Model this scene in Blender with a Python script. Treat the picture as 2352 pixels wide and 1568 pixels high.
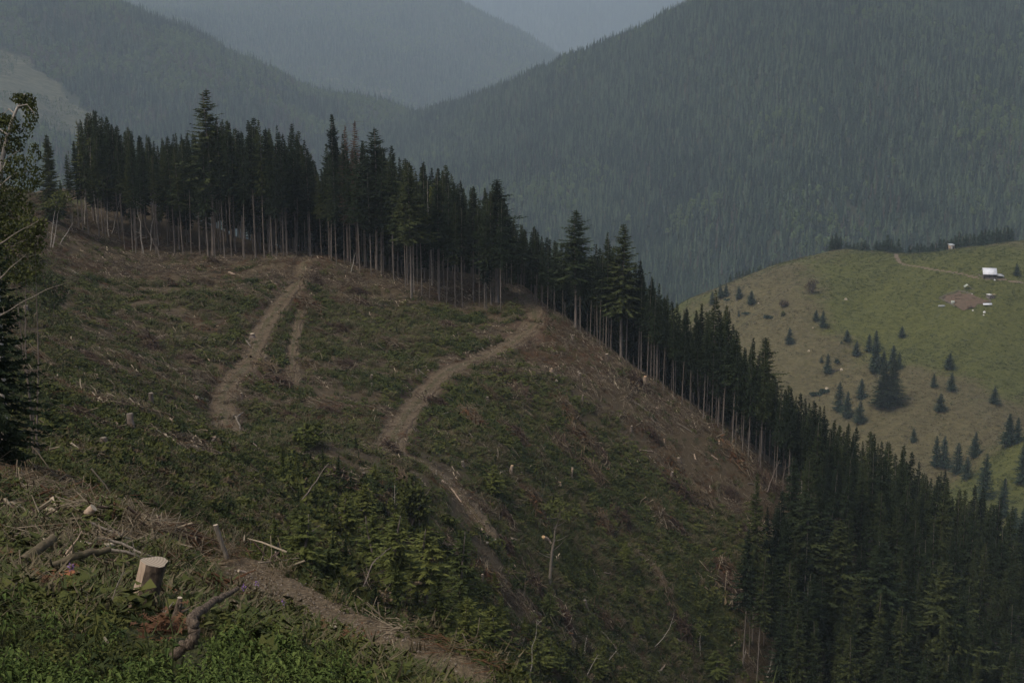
import bpy, math, random
import numpy as np
from mathutils import Vector, Matrix
R = math.radians
scn = bpy.context.scene
for o in list(bpy.data.objects): bpy.data.objects.remove(o)

# ---------------------------------------------------------------- camera
PITCH = 12.0
cd = bpy.data.cameras.new('camera'); cam = bpy.data.objects.new('camera', cd)
scn.collection.objects.link(cam); scn.camera = cam
cam.location = (0, 0, 0); cam.rotation_euler = (R(90-PITCH), 0, 0)
cd.lens = 50; cd.sensor_width = 36; cd.clip_start = 0.1; cd.clip_end = 30000
# ---------------------------------------------------------------- sky, sun, exposure
SUN_EL, SUN_AZ = 56.0, -128.0          # azimuth from +Y, negative = left
w = bpy.data.worlds.new('World'); scn.world = w; w.use_nodes = True
nt = w.node_tree; bg = nt.nodes['Background']
sky = nt.nodes.new('ShaderNodeTexSky'); sky.sky_type = 'NISHITA'; sky.sun_disc = False
sky.sun_elevation = R(SUN_EL); sky.sun_rotation = R(SUN_AZ)
sky.air_density = 0.55; sky.dust_density = 6.0; sky.ozone_density = 1.0
nt.links.new(sky.outputs[0], bg.inputs[0]); bg.inputs[1].default_value = 0.115
sl = bpy.data.lights.new('sun', 'SUN'); sl.energy = 1.5; sl.angle = R(10); sl.color = (1.0, 0.90, 0.76)
so = bpy.data.objects.new('sun', sl); scn.collection.objects.link(so)
_sd = Vector((math.sin(R(SUN_AZ))*math.cos(R(SUN_EL)), math.cos(R(SUN_AZ))*math.cos(R(SUN_EL)), math.sin(R(SUN_EL))))
so.rotation_euler = _sd.to_track_quat('Z', 'Y').to_euler()
so.location = (0, 0, 300)
vs = scn.view_settings; vs.view_transform = 'Standard'; vs.look = 'None'; vs.gamma = 1.0
vs.use_curve_mapping = False; vs.exposure = 0.33
scn.cycles.volume_bounces = 2
scn.cycles.max_bounces = 4; scn.cycles.diffuse_bounces = 2; scn.cycles.transparent_max_bounces = 4

HAZE = 1.15e-4
FR, FL, FM, FF, FB = 1.1, 1.4, 1.7, 1.9, 1.38     # how much farther than first guessed each mountain stands
# ---------------------------------------------------------------- small maths
CP, SP = math.cos(R(PITCH)), math.sin(R(PITCH))
F = 50/36*2352.0
def ur(px, py):
    """picture position (2352 wide) -> u = X/Y and r = Z/Y of its ray"""
    xc = (px-1176)/F; yc = (784-py)/F
    dy = CP + yc*SP; dz = -SP + yc*CP
    return xc/dy, dz/dy
def proj(X, Y, Z):
    xc = X; yc = Z*CP + Y*SP; zc = Y*CP - Z*SP
    return 1176 + F*xc/zc, 784 - F*yc/zc
# conversions from the enlarged crops the photograph was studied in
def crop(x0, y0, s): return lambda x, y: ((x0+x/s)*.9408, (y0+y/s)*.9408)
cA = crop(0,150,2.94); cB = crop(650,200,2.94); cC = crop(1200,450,2.94); cD = crop(1650,500,2.7659)
cE = crop(0,1130,2.92); cF = crop(0,600,2.94); cG = crop(700,1130,2.92); cH = crop(700,650,2.94)
cI = crop(1700,1000,2.351); cJ = crop(1300,850,2.851); cK = crop(1250,1300,3.36)
cL = crop(0,1300,4.272); cM = crop(400,1350,4.704)

def _h(ix, iy, s):
    n = (ix.astype(np.int64)*374761393 + iy.astype(np.int64)*668265263 + s*974634777) & 0xffffffff
    n = ((n ^ (n >> 13))*1274126177) & 0xffffffff
    n = n ^ (n >> 16)
    return (n & 0xffffff)/float(0xffffff)
def vn(x, y, s=0):
    x = np.asarray(x, float); y = np.asarray(y, float)
    ix = np.floor(x); iy = np.floor(y); fx = x-ix; fy = y-iy
    fx = fx*fx*(3-2*fx); fy = fy*fy*(3-2*fy)
    a = _h(ix,iy,s); b = _h(ix+1,iy,s); c = _h(ix,iy+1,s); d = _h(ix+1,iy+1,s)
    return (a*(1-fx)+b*fx)*(1-fy) + (c*(1-fx)+d*fx)*fy
def fbm(x, y, o=4, s=0):
    t = 0; a = .5; n = 0
    for k in range(o):
        t = t + a*vn(x*2**k+17.3*k, y*2**k-9.1*k, s+k); n += a; a *= .5
    return t/n
def sst(a, b, x):
    t = np.clip((x-a)/(b-a), 0, 1); return t*t*(3-2*t)

class Surf:
    """height surface fitted through known points; r = Z/Y over (u, log Y)"""
    def __init__(s, pix, extra=(), ymax=400, ymin=4, smooth=2e-4, far=1.0):
        pix = [(a, b, c*far) for a, b, c in pix]; extra = [(a, b*far, c) for a, b, c in extra]; ymin *= far; ymax *= far
        P = []
        for (px, py, Y) in pix:
            u, r = ur(px, py); P.append((u*1.6, math.log(Y), r))
        for (u, Y, r) in extra: P.append((u*1.6, math.log(Y), r))
        P = np.array(P); n = len(P); s.c = P[:, :2]
        K = s.k(s.c, s.c) + smooth*np.eye(n)
        A = np.zeros((n+3, n+3)); A[:n,:n] = K; A[:n,n] = 1; A[:n,n+1:] = s.c; A[n,:n] = 1; A[n+1:,:n] = s.c.T
        b = np.zeros(n+3); b[:n] = P[:,2]
        s.w = np.linalg.solve(A, b); s.ymin, s.ymax = ymin, ymax
        s.bump = None
    def k(s, a, b):
        d2 = ((a[:,None,:]-b[None,:,:])**2).sum(-1)
        return .5*d2*np.log(d2+1e-12)
    def base(s, X, Y):
        X = np.asarray(X, float); Y = np.asarray(Y, float); sh = X.shape
        q = np.stack([(X/Y*1.6).ravel(), np.log(Y).ravel()], 1); out = np.empty(len(q)); n = len(s.c)
        for i in range(0, len(q), 20000):
            p = q[i:i+20000]
            out[i:i+20000] = s.k(p, s.c) @ s.w[:n] + s.w[n] + p @ s.w[n+1:]
        return out.reshape(sh)*Y
    def H(s, X, Y):
        z = s.base(X, Y)
        return s.bump(X, Y, z) if s.bump else z
    def pick(s, px, py, ymin=None, ymax=None, fn=None):
        """first place along the ray where it meets the ground"""
        u, r = ur(px, py)
        Y = np.exp(np.linspace(math.log(ymin or s.ymin), math.log(ymax or s.ymax), 900))
        z = (fn or s.H)(u*Y, Y)/Y
        hit = np.nonzero(z >= r)[0]
        i = hit[0] if len(hit) else int(np.argmax(z))
        return np.array([u*Y[i], Y[i], z[i]*Y[i]])

# ---------------------------------------------------------------- the near hillside
near = Surf([
 (0,1567,11),(350,1567,11.5),(700,1567,13),(900,1567,17),(1060,1567,24),
 (330,1400,16.5),(0,1350,20),(560,1450,19),(0,1200,31),(150,1250,26),(300,1190,34),(0,1085,44),(150,1130,38),
 (430,1250,31),(560,1320,28),(700,1400,26),(820,1475,25),(480,1300,27),
 (0,1000,66),(0,900,95),(0,800,130),(60,650,190),(110,550,235),(150,480,262),(250,560,255),(100,450,300),(220,440,310),
 (250,1050,72),(300,950,110),(300,850,150),(300,750,190),(300,650,225),(450,600,250),
 (500,1130,88),(500,1000,135),(470,920,160),(550,800,190),(600,700,215),(700,600,250),
 (650,1180,88),(700,1050,130),(750,950,165),(800,800,205),(800,700,232),(950,690,240),(1100,725,240),(1160,655,262),
 (820,1290,90),(900,1150,125),(900,1020,155),(1000,900,190),(1100,830,212),(1240,730,238),
 (980,1430,95),(1050,1250,132),(1150,1050,172),(1300,900,208),(1400,840,226),(1500,890,228),
 (1150,1520,115),(1250,1350,150),(1350,1150,185),(1500,1000,212),(1640,975,226),
 (1400,1540,150),(1500,1350,178),(1650,1150,208),(1820,1180,216),
 (1650,1560,175),(1750,1400,190),(1890,1300,208),(1900,1600,190),(2200,1750,185),(2352,1900,190),
 (1900,1165,250),(2100,1290,255),(2352,1430,262),
], extra=[
 # hidden ground: the gully behind the near crest
 (-.27,50,-.335),(-.20,45,-.41),(-.20,62,-.385),(-.12,42,-.47),(-.12,64,-.43),(-.05,38,-.53),(-.05,62,-.50),(.03,34,-.56),(.03,62,-.56),(.10,30,-.58),(.10,70,-.60),(.2,28,-.60),(.2,80,-.60),(.3,90,-.62),(.35,40,-.62),(.5,120,-.62),
 (-.45,40,-.28),(-.45,100,-.19),(-.45,200,-.10),(-.5,12,-.42),(.2,12,-.52),(.4,14,-.56),(.6,60,-.65),(0,7,-.60),(.03,20,-.53),(.08,17,-.56),(.13,22,-.585),(.2,20,-.60),(.3,25,-.62),(0,14,-.515),(.08,12,-.56),(.02,27,-.53),(-.3,6,-.66),(-.3,4,-.9),(.2,4,-1.0),(0,4,-.95),(.5,5,-1.0),(-.5,4,-.85),(.6,20,-.65),
 # beyond the crest
 (-.38,330,-.115),(-.30,330,-.105),(-.2,300,-.135),(-.2,360,-.17),(-.1,290,-.165),(-.1,350,-.215),(0,290,-.19),(0,350,-.25),(.05,300,-.24),(.1,270,-.27),(.1,340,-.33),
 (.15,275,-.31),(.2,290,-.36),(.25,340,-.42),(.3,310,-.41),(.38,330,-.45),(.45,280,-.48),
 (-.4,450,-.26),(-.2,450,-.30),(0,450,-.36),(.2,450,-.46),(.4,450,-.50),
 (-.5,300,-.06),(-.55,450,-.2),(.6,200,-.62),(.6,400,-.52)], ymax=330, ymin=5)

def near_bump0(X, Y, z):
    X = np.asarray(X, float)
    k = np.clip(Y/120, .06, 1)
    # erosion runnels follow the fall line, which drops to the right
    s = X*.80 + Y*.6; t = X*.6 - Y*.80
    z = z + k*(2.1*(fbm(X/16, Y/16, 4, 3)-.5) + 1.7*(fbm(s/22, t/5.5, 3, 8)-.5))
    z = z + np.clip(Y/60,.12,1)*.85*(fbm(X/3, Y/3, 3, 21)-.5)
    return z
near.bump = near_bump0

class Track:
    def __init__(s, surf, pts, w, ymin=None):
        p = np.array([surf.pick(*q, ymin=ymin, fn=surf.base) for q in pts])
        s.cum0 = None
        # resample and smooth
        d = np.r_[0, np.cumsum(np.hypot(*np.diff(p[:, :2], axis=0).T))]
        n = max(8, int(d[-1]/1.6)); t = np.linspace(0, d[-1], n)
        q = np.stack([np.interp(t, d, p[:, i]) for i in range(2)], 1)
        for _ in range(10):
            q[1:-1] = .25*q[:-2]+.5*q[1:-1]+.25*q[2:]
        z = surf.H(q[:,0], q[:,1])
        for _ in range(14): z[1:-1] = .25*z[:-2]+.5*z[1:-1]+.25*z[2:]
        s.q = q; s.z = z; s.w = w; s.t = t
    def dist(s, X, Y):
        X = np.asarray(X, float); sh = X.shape; X = X.ravel(); Y = np.asarray(Y, float).ravel()
        best = np.full(len(X), 1e9); bz = np.zeros(len(X))
        lo = s.q.min(0)-12; hi = s.q.max(0)+12
        m = np.nonzero((X>lo[0])&(X<hi[0])&(Y>lo[1])&(Y<hi[1]))[0]
        x = X[m]; y = Y[m]; b = best[m]; z = bz[m]
        for i in range(len(s.q)-1):
            a = s.q[i]; e = s.q[i+1]-a; L = (e*e).sum()+1e-9
            t = np.clip(((x-a[0])*e[0]+(y-a[1])*e[1])/L, 0, 1)
            d = np.hypot(x-a[0]-t*e[0], y-a[1]-t*e[1]); k = d < b
            b = np.where(k, d, b); z = np.where(k, s.z[i]+t*(s.z[i+1]-s.z[i]), z)
        best[m] = b; bz[m] = z
        return best.reshape(sh), bz.reshape(sh)

track_pts = {
 'upper': [(735,560),(715,585),(700,612),(690,650),(655,685),(628,715),(603,748),(592,790),(575,835),(548,865),(520,888),(505,920),(512,950),(530,985)],
 'lower': [(1158,648),(1190,672),(1215,700),(1232,735),(1215,768),(1160,800),(1100,822),(1030,858),(985,885),(950,918),(925,955),(905,990),(890,1030)],
 'spur':  [(890,1030),(940,1045),(985,1070),(1030,1105),(1062,1145),(1090,1190),(1118,1230)],
 'rut':  [(700,690),(684,730),(674,780),(670,830),(672,885)],
 'near':  [(530,1298),(565,1328),(610,1352),(660,1382),(720,1418),(780,1455),(840,1490),(920,1525),(1010,1560)],
}
tracks = {'upper': Track(near, track_pts['upper'], 1.45), 'lower': Track(near, track_pts['lower'], 1.6),
          'spur': Track(near, track_pts['spur'], 1.1), 'rut': Track(near, track_pts['rut'], .8), 'near': Track(near, track_pts['near'], .8)}
def near_full(X, Y, z):
    z = near_bump0(X, Y, z)
    for k, t in tracks.items():
        d, tz = t.dist(X, Y)
        f = 1-sst(t.w*1.0, t.w*(1.9 if k != 'near' else 2.4), d)
        z = z*(1-f) + (tz + .03*(fbm(np.asarray(X)/.7, np.asarray(Y)/.7, 2, 5)-.5))*f
    return z
near.bump = near_full

# ---------------------------------------------------------------- the far ground
meadow = Surf([
 (1560,693,770),(1640,662,775),(1750,622,780),(1850,592,780),(1930,577,780),(2060,579,770),(2200,566,760),(2352,548,760),
 (1700,700,720),(1850,680,700),(1700,780,680),(1780,850,640),(1850,900,620),(2000,700,690),(2000,800,650),(2000,940,590),
 (2150,700,680),(2150,820,630),(2150,950,580),(2270,640,700),(2350,700,675),(2300,850,620),(2352,800,645),
 (2100,1020,560),(2200,1100,520),(2352,950,585),(2352,1010,520),(2352,1150,470),(2250,1085,510),(1950,1000,575),(2500,700,690),(2500,540,770),(2500,1000,520),
  (2352,1300,400),(2200,1250,420),(2500,1250,400)], extra=[(.2,900,-.21),(.35,900,-.20),(.5,900,-.19),(.1,850,-.235),(.08,700,-.29),(.2,480,-.40),(.30,330,-.50),(.42,330,-.49),(.12,560,-.36),(.5,480,-.40),(.2,1050,-.26),(.35,1050,-.25),(.05,1000,-.3),(.05,600,-.38)], ymin=330, ymax=840)
def mb(X, Y, z):
    s = X*.75 + Y*.66; t = X*.66 - Y*.75
    return z + 7.5*(fbm(X/60, Y/60, 3, 31)-.5) + 4.2*(fbm(s/80, t/15, 3, 33)-.5)
meadow.bump = mb
mtn_r = Surf([
 (2352,-60,2150),(2352,60,1900),(1900,-60,2150),(1900,60,1880),(1640,22,2150),(1560,62,2180),(1480,102,2220),(1300,156,2350),(1150,214,2450),(1040,256,2520),(940,288,2580),(850,315,2640),(760,345,2700),
 (1900,200,1700),(1900,400,1480),(1900,520,1380),(2352,200,1660),(2352,400,1450),(2352,520,1350),(1650,200,1850),(1650,400,1600),(1650,600,1380),(1700,680,1300),
 (1400,250,2050),(1400,400,1800),(1300,550,1600),(1150,450,1850),(1150,310,2200),(1000,370,2250),(900,370,2400),(1500,680,1350),(2352,620,1280),(2600,0,1950),(2600,400,1450),(2700,-200,2300),(1250,650,1500),(1000,450,1950),(800,400,2300),
], extra=[(.17,2700,.0),(.05,2800,-.09),(.4,2700,.05),(-.1,3000,-.12),(0,2900,-.10),(-.18,2800,-.12),(-.1,3300,-.16),(.3,1100,-.26),(0,1200,-.24),(-.15,1500,-.2),(.3,900,-.32),(0,900,-.3)], ymin=1000, ymax=2700, far=FR)
mtn_r.bump = lambda X, Y, z: z + 60*(fbm(X/230, Y/520, 4, 41)-.5) + 18*(fbm(X/70, Y/90, 3, 43)-.5)
mtn_l = Surf([
 (-150,-120,2250),(0,-70,2150),(100,-20,2080),(168,14,2050),(270,38,2040),(360,72,2030),(432,96,2040),(528,139,2060),(624,173,2090),(720,211,2120),(816,236,2150),(900,262,2200),(960,282,2230),
 (0,60,1950),(0,140,1850),(0,250,1650),(150,150,1850),(200,270,1700),(350,200,1830),(500,260,1820),(600,330,1750),(750,300,1950),(0,400,1450),(200,400,1500),(400,420,1550),(650,420,1700),(850,350,1950),(-200,200,1750),(-200,450,1400),
], extra=[(-.36,2500,.01),(-.2,2500,-.05),(-.1,2600,-.11),(-.03,2700,-.14),(-.5,2500,.02),(-.35,1100,-.2),(-.1,1200,-.24),(-.5,1200,-.18),(-.2,1100,-.22)], ymin=1000, ymax=2400, far=FL)
mtn_l.bump = lambda X, Y, z: z + 80*(fbm(X/240, Y/380, 4, 51)-.5) + 14*(fbm(X/60, Y/80, 3, 53)-.5)
mtn_m = Surf([
 (-100,-250,3900),(300,-180,3800),(600,-110,3750),(850,-50,3700),(1000,-5,3650),(1080,40,3600),(1160,86,3550),(1257,135,3450),(1320,165,3400),
 (300,20,3150),(500,60,3050),(700,60,3150),(900,100,3150),(1100,150,3150),(650,170,2800),(800,200,2800),(900,240,2750),(1050,220,2850),(1200,180,3050),(400,90,2800),(150,-20,3000),(700,260,2600),(0,-60,3100),
], extra=[(-.38,4600,.08),(-.1,4500,.0),(.05,4300,-.06),(.1,4300,-.09),(-.3,2500,-.13),(0,2400,-.17),(.1,2600,-.15),(-.5,3500,.08),(.2,3300,-.10)], ymin=2350, ymax=4000, far=FM)
mtn_m.bump = lambda X, Y, z: z + 150*(fbm(X/520, Y/700, 4, 61)-.5) + 26*(fbm(X/120, Y/150, 3, 63)-.5)
mtn_f = Surf([
 (1257,140,4600),(1305,74,4900),(1367,43,5000),(1472,22,5100),(1592,2,5200),(1700,-30,5200),(1900,-100,5200),(1400,90,4700),(1500,90,4500),(1700,60,4500),(1180,120,4700),(2100,-50,4800),
], extra=[(.1,6200,-.12),(.2,6200,-.05),(.0,5200,-.1),(.15,4000,-.13),(.3,4100,-.08),(.3,6200,.05)], ymin=3800, ymax=5600, far=FF)
mtn_f.bump = lambda X, Y, z: z + 60*(fbm(X/400, Y/500, 4, 71)-.5) + 24*(fbm(X/120, Y/150, 3, 73)-.5)
mtn_b = Surf([
 (600,-150,8600),(900,-160,8800),(1200,-170,8800),(1500,-150,8600),(2000,-220,8500),(800,0,7200),(1000,60,6700),(1300,10,7000),(1200,95,6400),(1350,80,6500),(1500,0,7000),(1700,60,6800),(200,-250,8000),
], extra=[(-.1,5600,-.06),(.1,5600,-.08),(.3,5600,-.06),(-.3,10500,.05),(0,10500,.05),(.3,10500,.05)], ymin=5600, ymax=9500, far=FB)
mtn_b.bump = lambda X, Y, z: z + 420*(fbm(X/1100, Y/1500, 4, 81)-.5) + 60*(fbm(X/250, Y/300, 3, 83)-.5)

# ---------------------------------------------------------------- materials
def srgb(r, g, b): return tuple((c/255/12.92 if c/255 <= .04045 else ((c/255+.055)/1.055)**2.4) for c in (r, g, b))
class NT:
    def __init__(s, name):
        s.m = bpy.data.materials.new(name); s.m.use_nodes = True; s.t = s.m.node_tree
        s.b = s.t.nodes['Principled BSDF']; s.b.inputs['Roughness'].default_value = .85
        s.b.inputs['Specular IOR Level'].default_value = .15
    def n(s, typ, **kw):
        x = s.t.nodes.new(typ)
        for k, v in kw.items(): setattr(x, k, v)
        return x
    def l(s, a, b): s.t.links.new(a, b)
    def noise(s, scale, detail=3, vec=None, rough=.55, sc3=None):
        x = s.n('ShaderNodeTexNoise'); x.inputs['Scale'].default_value = scale; x.inputs['Detail'].default_value = detail
        x.inputs['Roughness'].default_value = rough
        v = vec or s.geo()
        if sc3:
            mp = s.n('ShaderNodeMapping'); s.l(v, mp.inputs[0]); mp.inputs['Scale'].default_value = sc3[0]; mp.inputs['Rotation'].default_value = sc3[1]; v = mp.outputs[0]
        s.l(v, x.inputs['Vector']); return x.outputs['Fac']
    def geo(s): return s.n('ShaderNodeNewGeometry').outputs['Position']
    def objc(s): return s.n('ShaderNodeTexCoord').outputs['Object']
    def rnd(s): return s.n('ShaderNodeObjectInfo').outputs['Random']
    def attr(s, name): return s.n('ShaderNodeAttribute', attribute_name=name).outputs['Fac']
    def ramp(s, fac, stops):
        x = s.n('ShaderNodeValToRGB'); e = x.color_ramp.elements
        while len(e) < len(stops): e.new(.5)
        for i, (p, c) in enumerate(stops):
            e[i].position = p; e[i].color = (*c, 1) if not isinstance(c, (int, float)) else (c, c, c, 1)
        s.l(fac, x.inputs[0]); return x.outputs[0]
    def mix(s, f, a, b, mode='MIX'):
        x = s.n('ShaderNodeMix', data_type='RGBA', blend_type=mode)
        for v, i in ((f, 0), (a, 6), (b, 7)):
            if isinstance(v, (int, float)): x.inputs[i].default_value = v if i == 0 else (v, v, v, 1)
            elif isinstance(v, tuple): x.inputs[i].default_value = (*v, 1)
            else: s.l(v, x.inputs[i])
        return x.outputs[2]
    def math(s, op, a, b=0):
        x = s.n('ShaderNodeMath', operation=op)
        for v, i in ((a, 0), (b, 1)):
            if isinstance(v, (int, float)): x.inputs[i].default_value = v
            else: s.l(v, x.inputs[i])
        return x.outputs[0]
    def col(s, c):
        if isinstance(c, tuple): s.b.inputs['Base Color'].default_value = (*c, 1)
        else: s.l(c, s.b.inputs['Base Color'])
        return s
    def bump(s, h, strength=.5, dist=.1):
        x = s.n('ShaderNodeBump'); x.inputs['Strength'].default_value = strength; x.inputs['Distance'].default_value = dist
        s.l(h, x.inputs['Height']); s.l(x.outputs[0], s.b.inputs['Normal']); return s
M = {}
def leafmat(name, stops, nscale=.5, trans=0):
    m = NT(name)
    f = m.math('ADD', m.math('MULTIPLY', m.rnd(), .6), m.math('MULTIPLY', m.noise(nscale, 3), .6))
    f = m.math('SUBTRACT', f, .1)
    m.col(m.ramp(f, stops))
    if trans:
        m.b.inputs['Transmission Weight'].default_value = 0
    M[name] = m.m; return m
leafmat('needles_dark', [(.15, (.010,.017,.008)), (.5, (.021,.033,.013)), (.85, (.050,.060,.019))], .15)
leafmat('needles_young', [(0, (.036,.050,.016)), (.5, (.072,.088,.023)), (1, (.13,.14,.034))], .4)
leafmat('needles_far', [(.2, (.007,.016,.013)), (.5, (.026,.048,.033)), (.8, (.080,.115,.068))], .008)
leafmat('needles_far_brown', [(0, (.055,.047,.040)), (1, (.085,.068,.055))], .01)
leafmat('needles_meadow', [(0, (.020,.038,.026)), (1, (.036,.056,.032))], .05)
leafmat('needles_dead', [(0, (.085,.058,.042)), (1, (.13,.088,.062))], .3)
leafmat('leaves_far', [(0, (.042,.076,.034)), (1, (.115,.155,.058))], .01)
leafmat('leaves_birch', [(0, (.030,.040,.012)), (1, (.075,.085,.024))], .8)
leafmat('leaves_shrub', [(0, (.038,.050,.014)), (1, (.095,.105,.026))], .5)
leafmat('weed_leaf', [(0, (.032,.040,.012)), (.5, (.060,.068,.018)), (1, (.105,.108,.030))], .9)
leafmat('bright_leaf', [(0, (.036,.060,.016)), (.5, (.072,.106,.026)), (1, (.130,.170,.046))], 1.4)
leafmat('dark_leaf', [(0, (.018,.030,.011)), (1, (.050,.062,.019))], .9)
leafmat('dry_grass', [(0, (.075,.064,.038)), (1, (.15,.125,.072))], .9)
leafmat('green_grass', [(0, (.042,.055,.020)), (1, (.078,.092,.032))], .6)
leafmat('brown_brash', [(0, (.058,.042,.024)), (.6, (.108,.080,.048)), (1, (.19,.145,.092))], .4)
leafmat('dark_brash', [(0, (.035,.024,.018)), (1, (.085,.058,.043))], .4)
leafmat('red_brash', [(0, (.085,.042,.022)), (1, (.145,.078,.042))], .6)
leafmat('grey_stick', [(0, (.092,.075,.050)), (.6, (.185,.152,.105)), (1, (.33,.28,.20))], .5)
leafmat('pale_chip', [(0, (.30,.24,.17)), (1, (.58,.48,.34))], .5)
leafmat('stone', [(0, (.12,.10,.078)), (1, (.29,.25,.20))], .5)
leafmat('purple_flower', [(0, (.22,.12,.34)), (1, (.32,.19,.45))], .5)
def simple(name, a, b, sc=8, bumps=.4, bd=.02, sc3=None):
    m = NT(name); f = m.noise(sc, 5, m.objc(), .6, sc3); m.col(m.ramp(f, [(.3, a), (.7, b)])); m.bump(f, bumps, bd); M[name] = m.m; return m
simple('spruce_bark', (.10,.085,.072), (.25,.215,.18), 1.5, .5, .05, ((3,3,.6),(0,0,0)))
simple('dead_bark', (.11,.085,.068), (.24,.20,.165), 2)
simple('birch_bark', (.20,.18,.15), (.46,.42,.36), 1.2, .2, .01, ((2,2,5),(0,0,0)))
simple('grey_wood', (.11,.095,.075), (.26,.225,.18), 6, .5, .01, ((4,4,.7),(0,0,0)))
simple('old_wood', (.035,.028,.021), (.20,.155,.115), 14, 1, .03, ((3,3,.8),(0,0,0)))
simple('bare_wood', (.25,.185,.13), (.50,.39,.29), 7, .5, .012, ((4,4,.6),(0,0,0)))
simple('cut_wood', (.34,.28,.20), (.52,.45,.34), 10, .3, .004)
simple('fresh_wood', (.50,.33,.18), (.72,.50,.30), 5, .3, .01)
simple('stump_bark', (.022,.018,.014), (.15,.115,.085), 14, 1, .03, ((1,1,.5),(0,0,0)))
simple('moss_bark', (.045,.045,.022), (.16,.125,.085), 7, .8, .02)
simple('rot_wood', (.17,.065,.028), (.36,.16,.075), 6, .8, .02)
simple('hut_wood', (.050,.038,.032), (.13,.095,.075), 3, .3, .02)
simple('hut_pale_wood', (.30,.22,.15), (.50,.38,.28), 3, .3, .02)
simple('fence_wood', (.13,.115,.10), (.26,.24,.21), 3, .3, .02)
simple('roof_sheet', (.58,.60,.63), (.76,.78,.82), 1.2, .1, .01)
simple('grey_sheet', (.30,.32,.33), (.46,.48,.48), 1.2, .1, .01)
simple('tarp', (.34,.37,.32), (.52,.55,.48), 1.2, .1, .01)
simple('white_paint', (.62,.62,.60), (.82,.82,.80), 2, .1, .01)
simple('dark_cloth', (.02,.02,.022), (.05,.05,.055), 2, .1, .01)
# ground of the near hillside: soil, dead needles, moss and short grass, mixed by stored attributes
m = NT('hillside_ground')
g1 = m.noise(.35, 6, rough=.7); g2 = m.noise(2.2, 5, rough=.7); g3 = m.noise(9, 3)
soil = m.ramp(g2, [(.30, (.050,.038,.021)), (.52, (.090,.069,.040)), (.75, (.150,.118,.074))])
green = m.ramp(g2, [(.30, (.030,.034,.013)), (.55, (.058,.062,.019)), (.8, (.10,.096,.032))])
litter = m.ramp(g3, [(.3, (.060,.045,.027)), (.6, (.102,.079,.049)), (.8, (.175,.138,.090))])
base = m.mix(m.ramp(g1, [(.42, 0.), (.6, 1.)]), soil, litter)
gf = m.math('ADD', m.attr('cover'), m.math('MULTIPLY', m.math('SUBTRACT', g2, .5), 1.3))
c = m.mix(m.ramp(gf, [(.42, 0.), (.62, 1.)]), base, green)
dirt = m.ramp(g3, [(.30, (.074,.055,.034)), (.55, (.130,.100,.064)), (.72, (.21,.168,.115))])
c = m.mix(m.ramp(m.math('ADD', m.attr('track'), m.math('MULTIPLY', m.math('SUBTRACT', g2, .5), .7)), [(.35, 0.), (.6, 1.)]), c, dirt)
c = m.mix(m.ramp(m.math('ADD', m.attr('bank'), m.math('MULTIPLY', m.math('SUBTRACT', g2, .5), .5)), [(.35, 0.), (.7, 1.)]), c, m.ramp(g2, [(.3, (.065,.042,.027)), (.7, (.115,.078,.052))]))
m.col(c); m.bump(m.math('ADD', g2, m.math('MULTIPLY', g3, .3)), .8, .35); M['hillside_ground'] = m.m
m = NT('log_face'); d_ = m.n('ShaderNodeTexWave', wave_type='RINGS', rings_direction='Z'); d_.inputs['Scale'].default_value = 9; d_.inputs['Distortion'].default_value = 1.2; m.l(m.objc(), d_.inputs['Vector'])
m.col(m.mix(m.ramp(m.noise(3, 3, m.objc()), [(.3, 0.), (.75, .6)]), m.ramp(d_.outputs['Fac'], [(0, (.24,.195,.14)), (1, (.42,.36,.28))]), (.27,.23,.18))); M['log_face'] = m.m
m = NT('track_dirt'); a = m.noise(1.1, 5, rough=.7); b = m.noise(11, 3, rough=.8)
c = m.ramp(a, [(.3, (.074,.054,.033)), (.55, (.130,.099,.063)), (.8, (.185,.145,.097))])
c = m.mix(m.ramp(b, [(.62, 0.), (.70, 1.)]), c, (.27,.215,.155))
ac = m.attr('across'); g_ = m.noise(.8, 5, rough=.8)
c = m.mix(m.math('MULTIPLY', m.ramp(ac, [(.18, 1.), (.34, 0.)]), m.ramp(g_, [(.44, 0.), (.56, .8)])), c, (.052,.056,.020))
c = m.mix(m.math('MULTIPLY', m.ramp(ac, [(.62, 0.), (.95, 1.)]), m.ramp(g_, [(.38, 0.), (.52, 1.)])), c, (.058,.042,.028))
m.col(c); m.bump(b, .9, .12); M['track_dirt'] = m.m
m = NT('meadow_grass'); a = m.noise(.02, 5, rough=.6); b = m.noise(.35, 5, rough=.75, sc3=((1,1,1),(0,0,.7))); d = m.noise(.10, 4, rough=.7, sc3=((.6,3.2,1),(0,0,.72)))
gr = m.ramp(b, [(.3, (.066,.072,.019)), (.55, (.100,.106,.028)), (.75, (.14,.138,.046))])
dr = m.ramp(b, [(.3, (.080,.070,.032)), (.55, (.122,.106,.050)), (.75, (.165,.142,.074))])
f = m.math('ADD', m.attr('cover'), m.math('ADD', m.math('MULTIPLY', m.math('SUBTRACT', a, .5), 1.0), m.math('MULTIPLY', m.math('SUBTRACT', d, .5), .8)))
c = m.mix(m.ramp(f, [(.35, 0.), (.65, 1.)]), dr, gr)
c = m.mix(m.ramp(m.attr('track'), [(.35, 0.), (.65, 1.)]), c, (.19,.145,.10))
m.col(c); m.bump(m.math('ADD', b, d), 1.0, 1.8); M['meadow_grass'] = m.m
m = NT('forest_floor'); a = m.noise(.02, 5, rough=.7); b = m.noise(.05, 6, rough=.8, sc3=((1,3,1),(0,0,.3)))
fl = m.ramp(a, [(.3, (.020,.028,.018)), (.7, (.045,.050,.030))])
cl = m.ramp(b, [(.35, (.030,.036,.020)), (.52, (.080,.082,.050)), (.68, (.15,.145,.10))])
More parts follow.
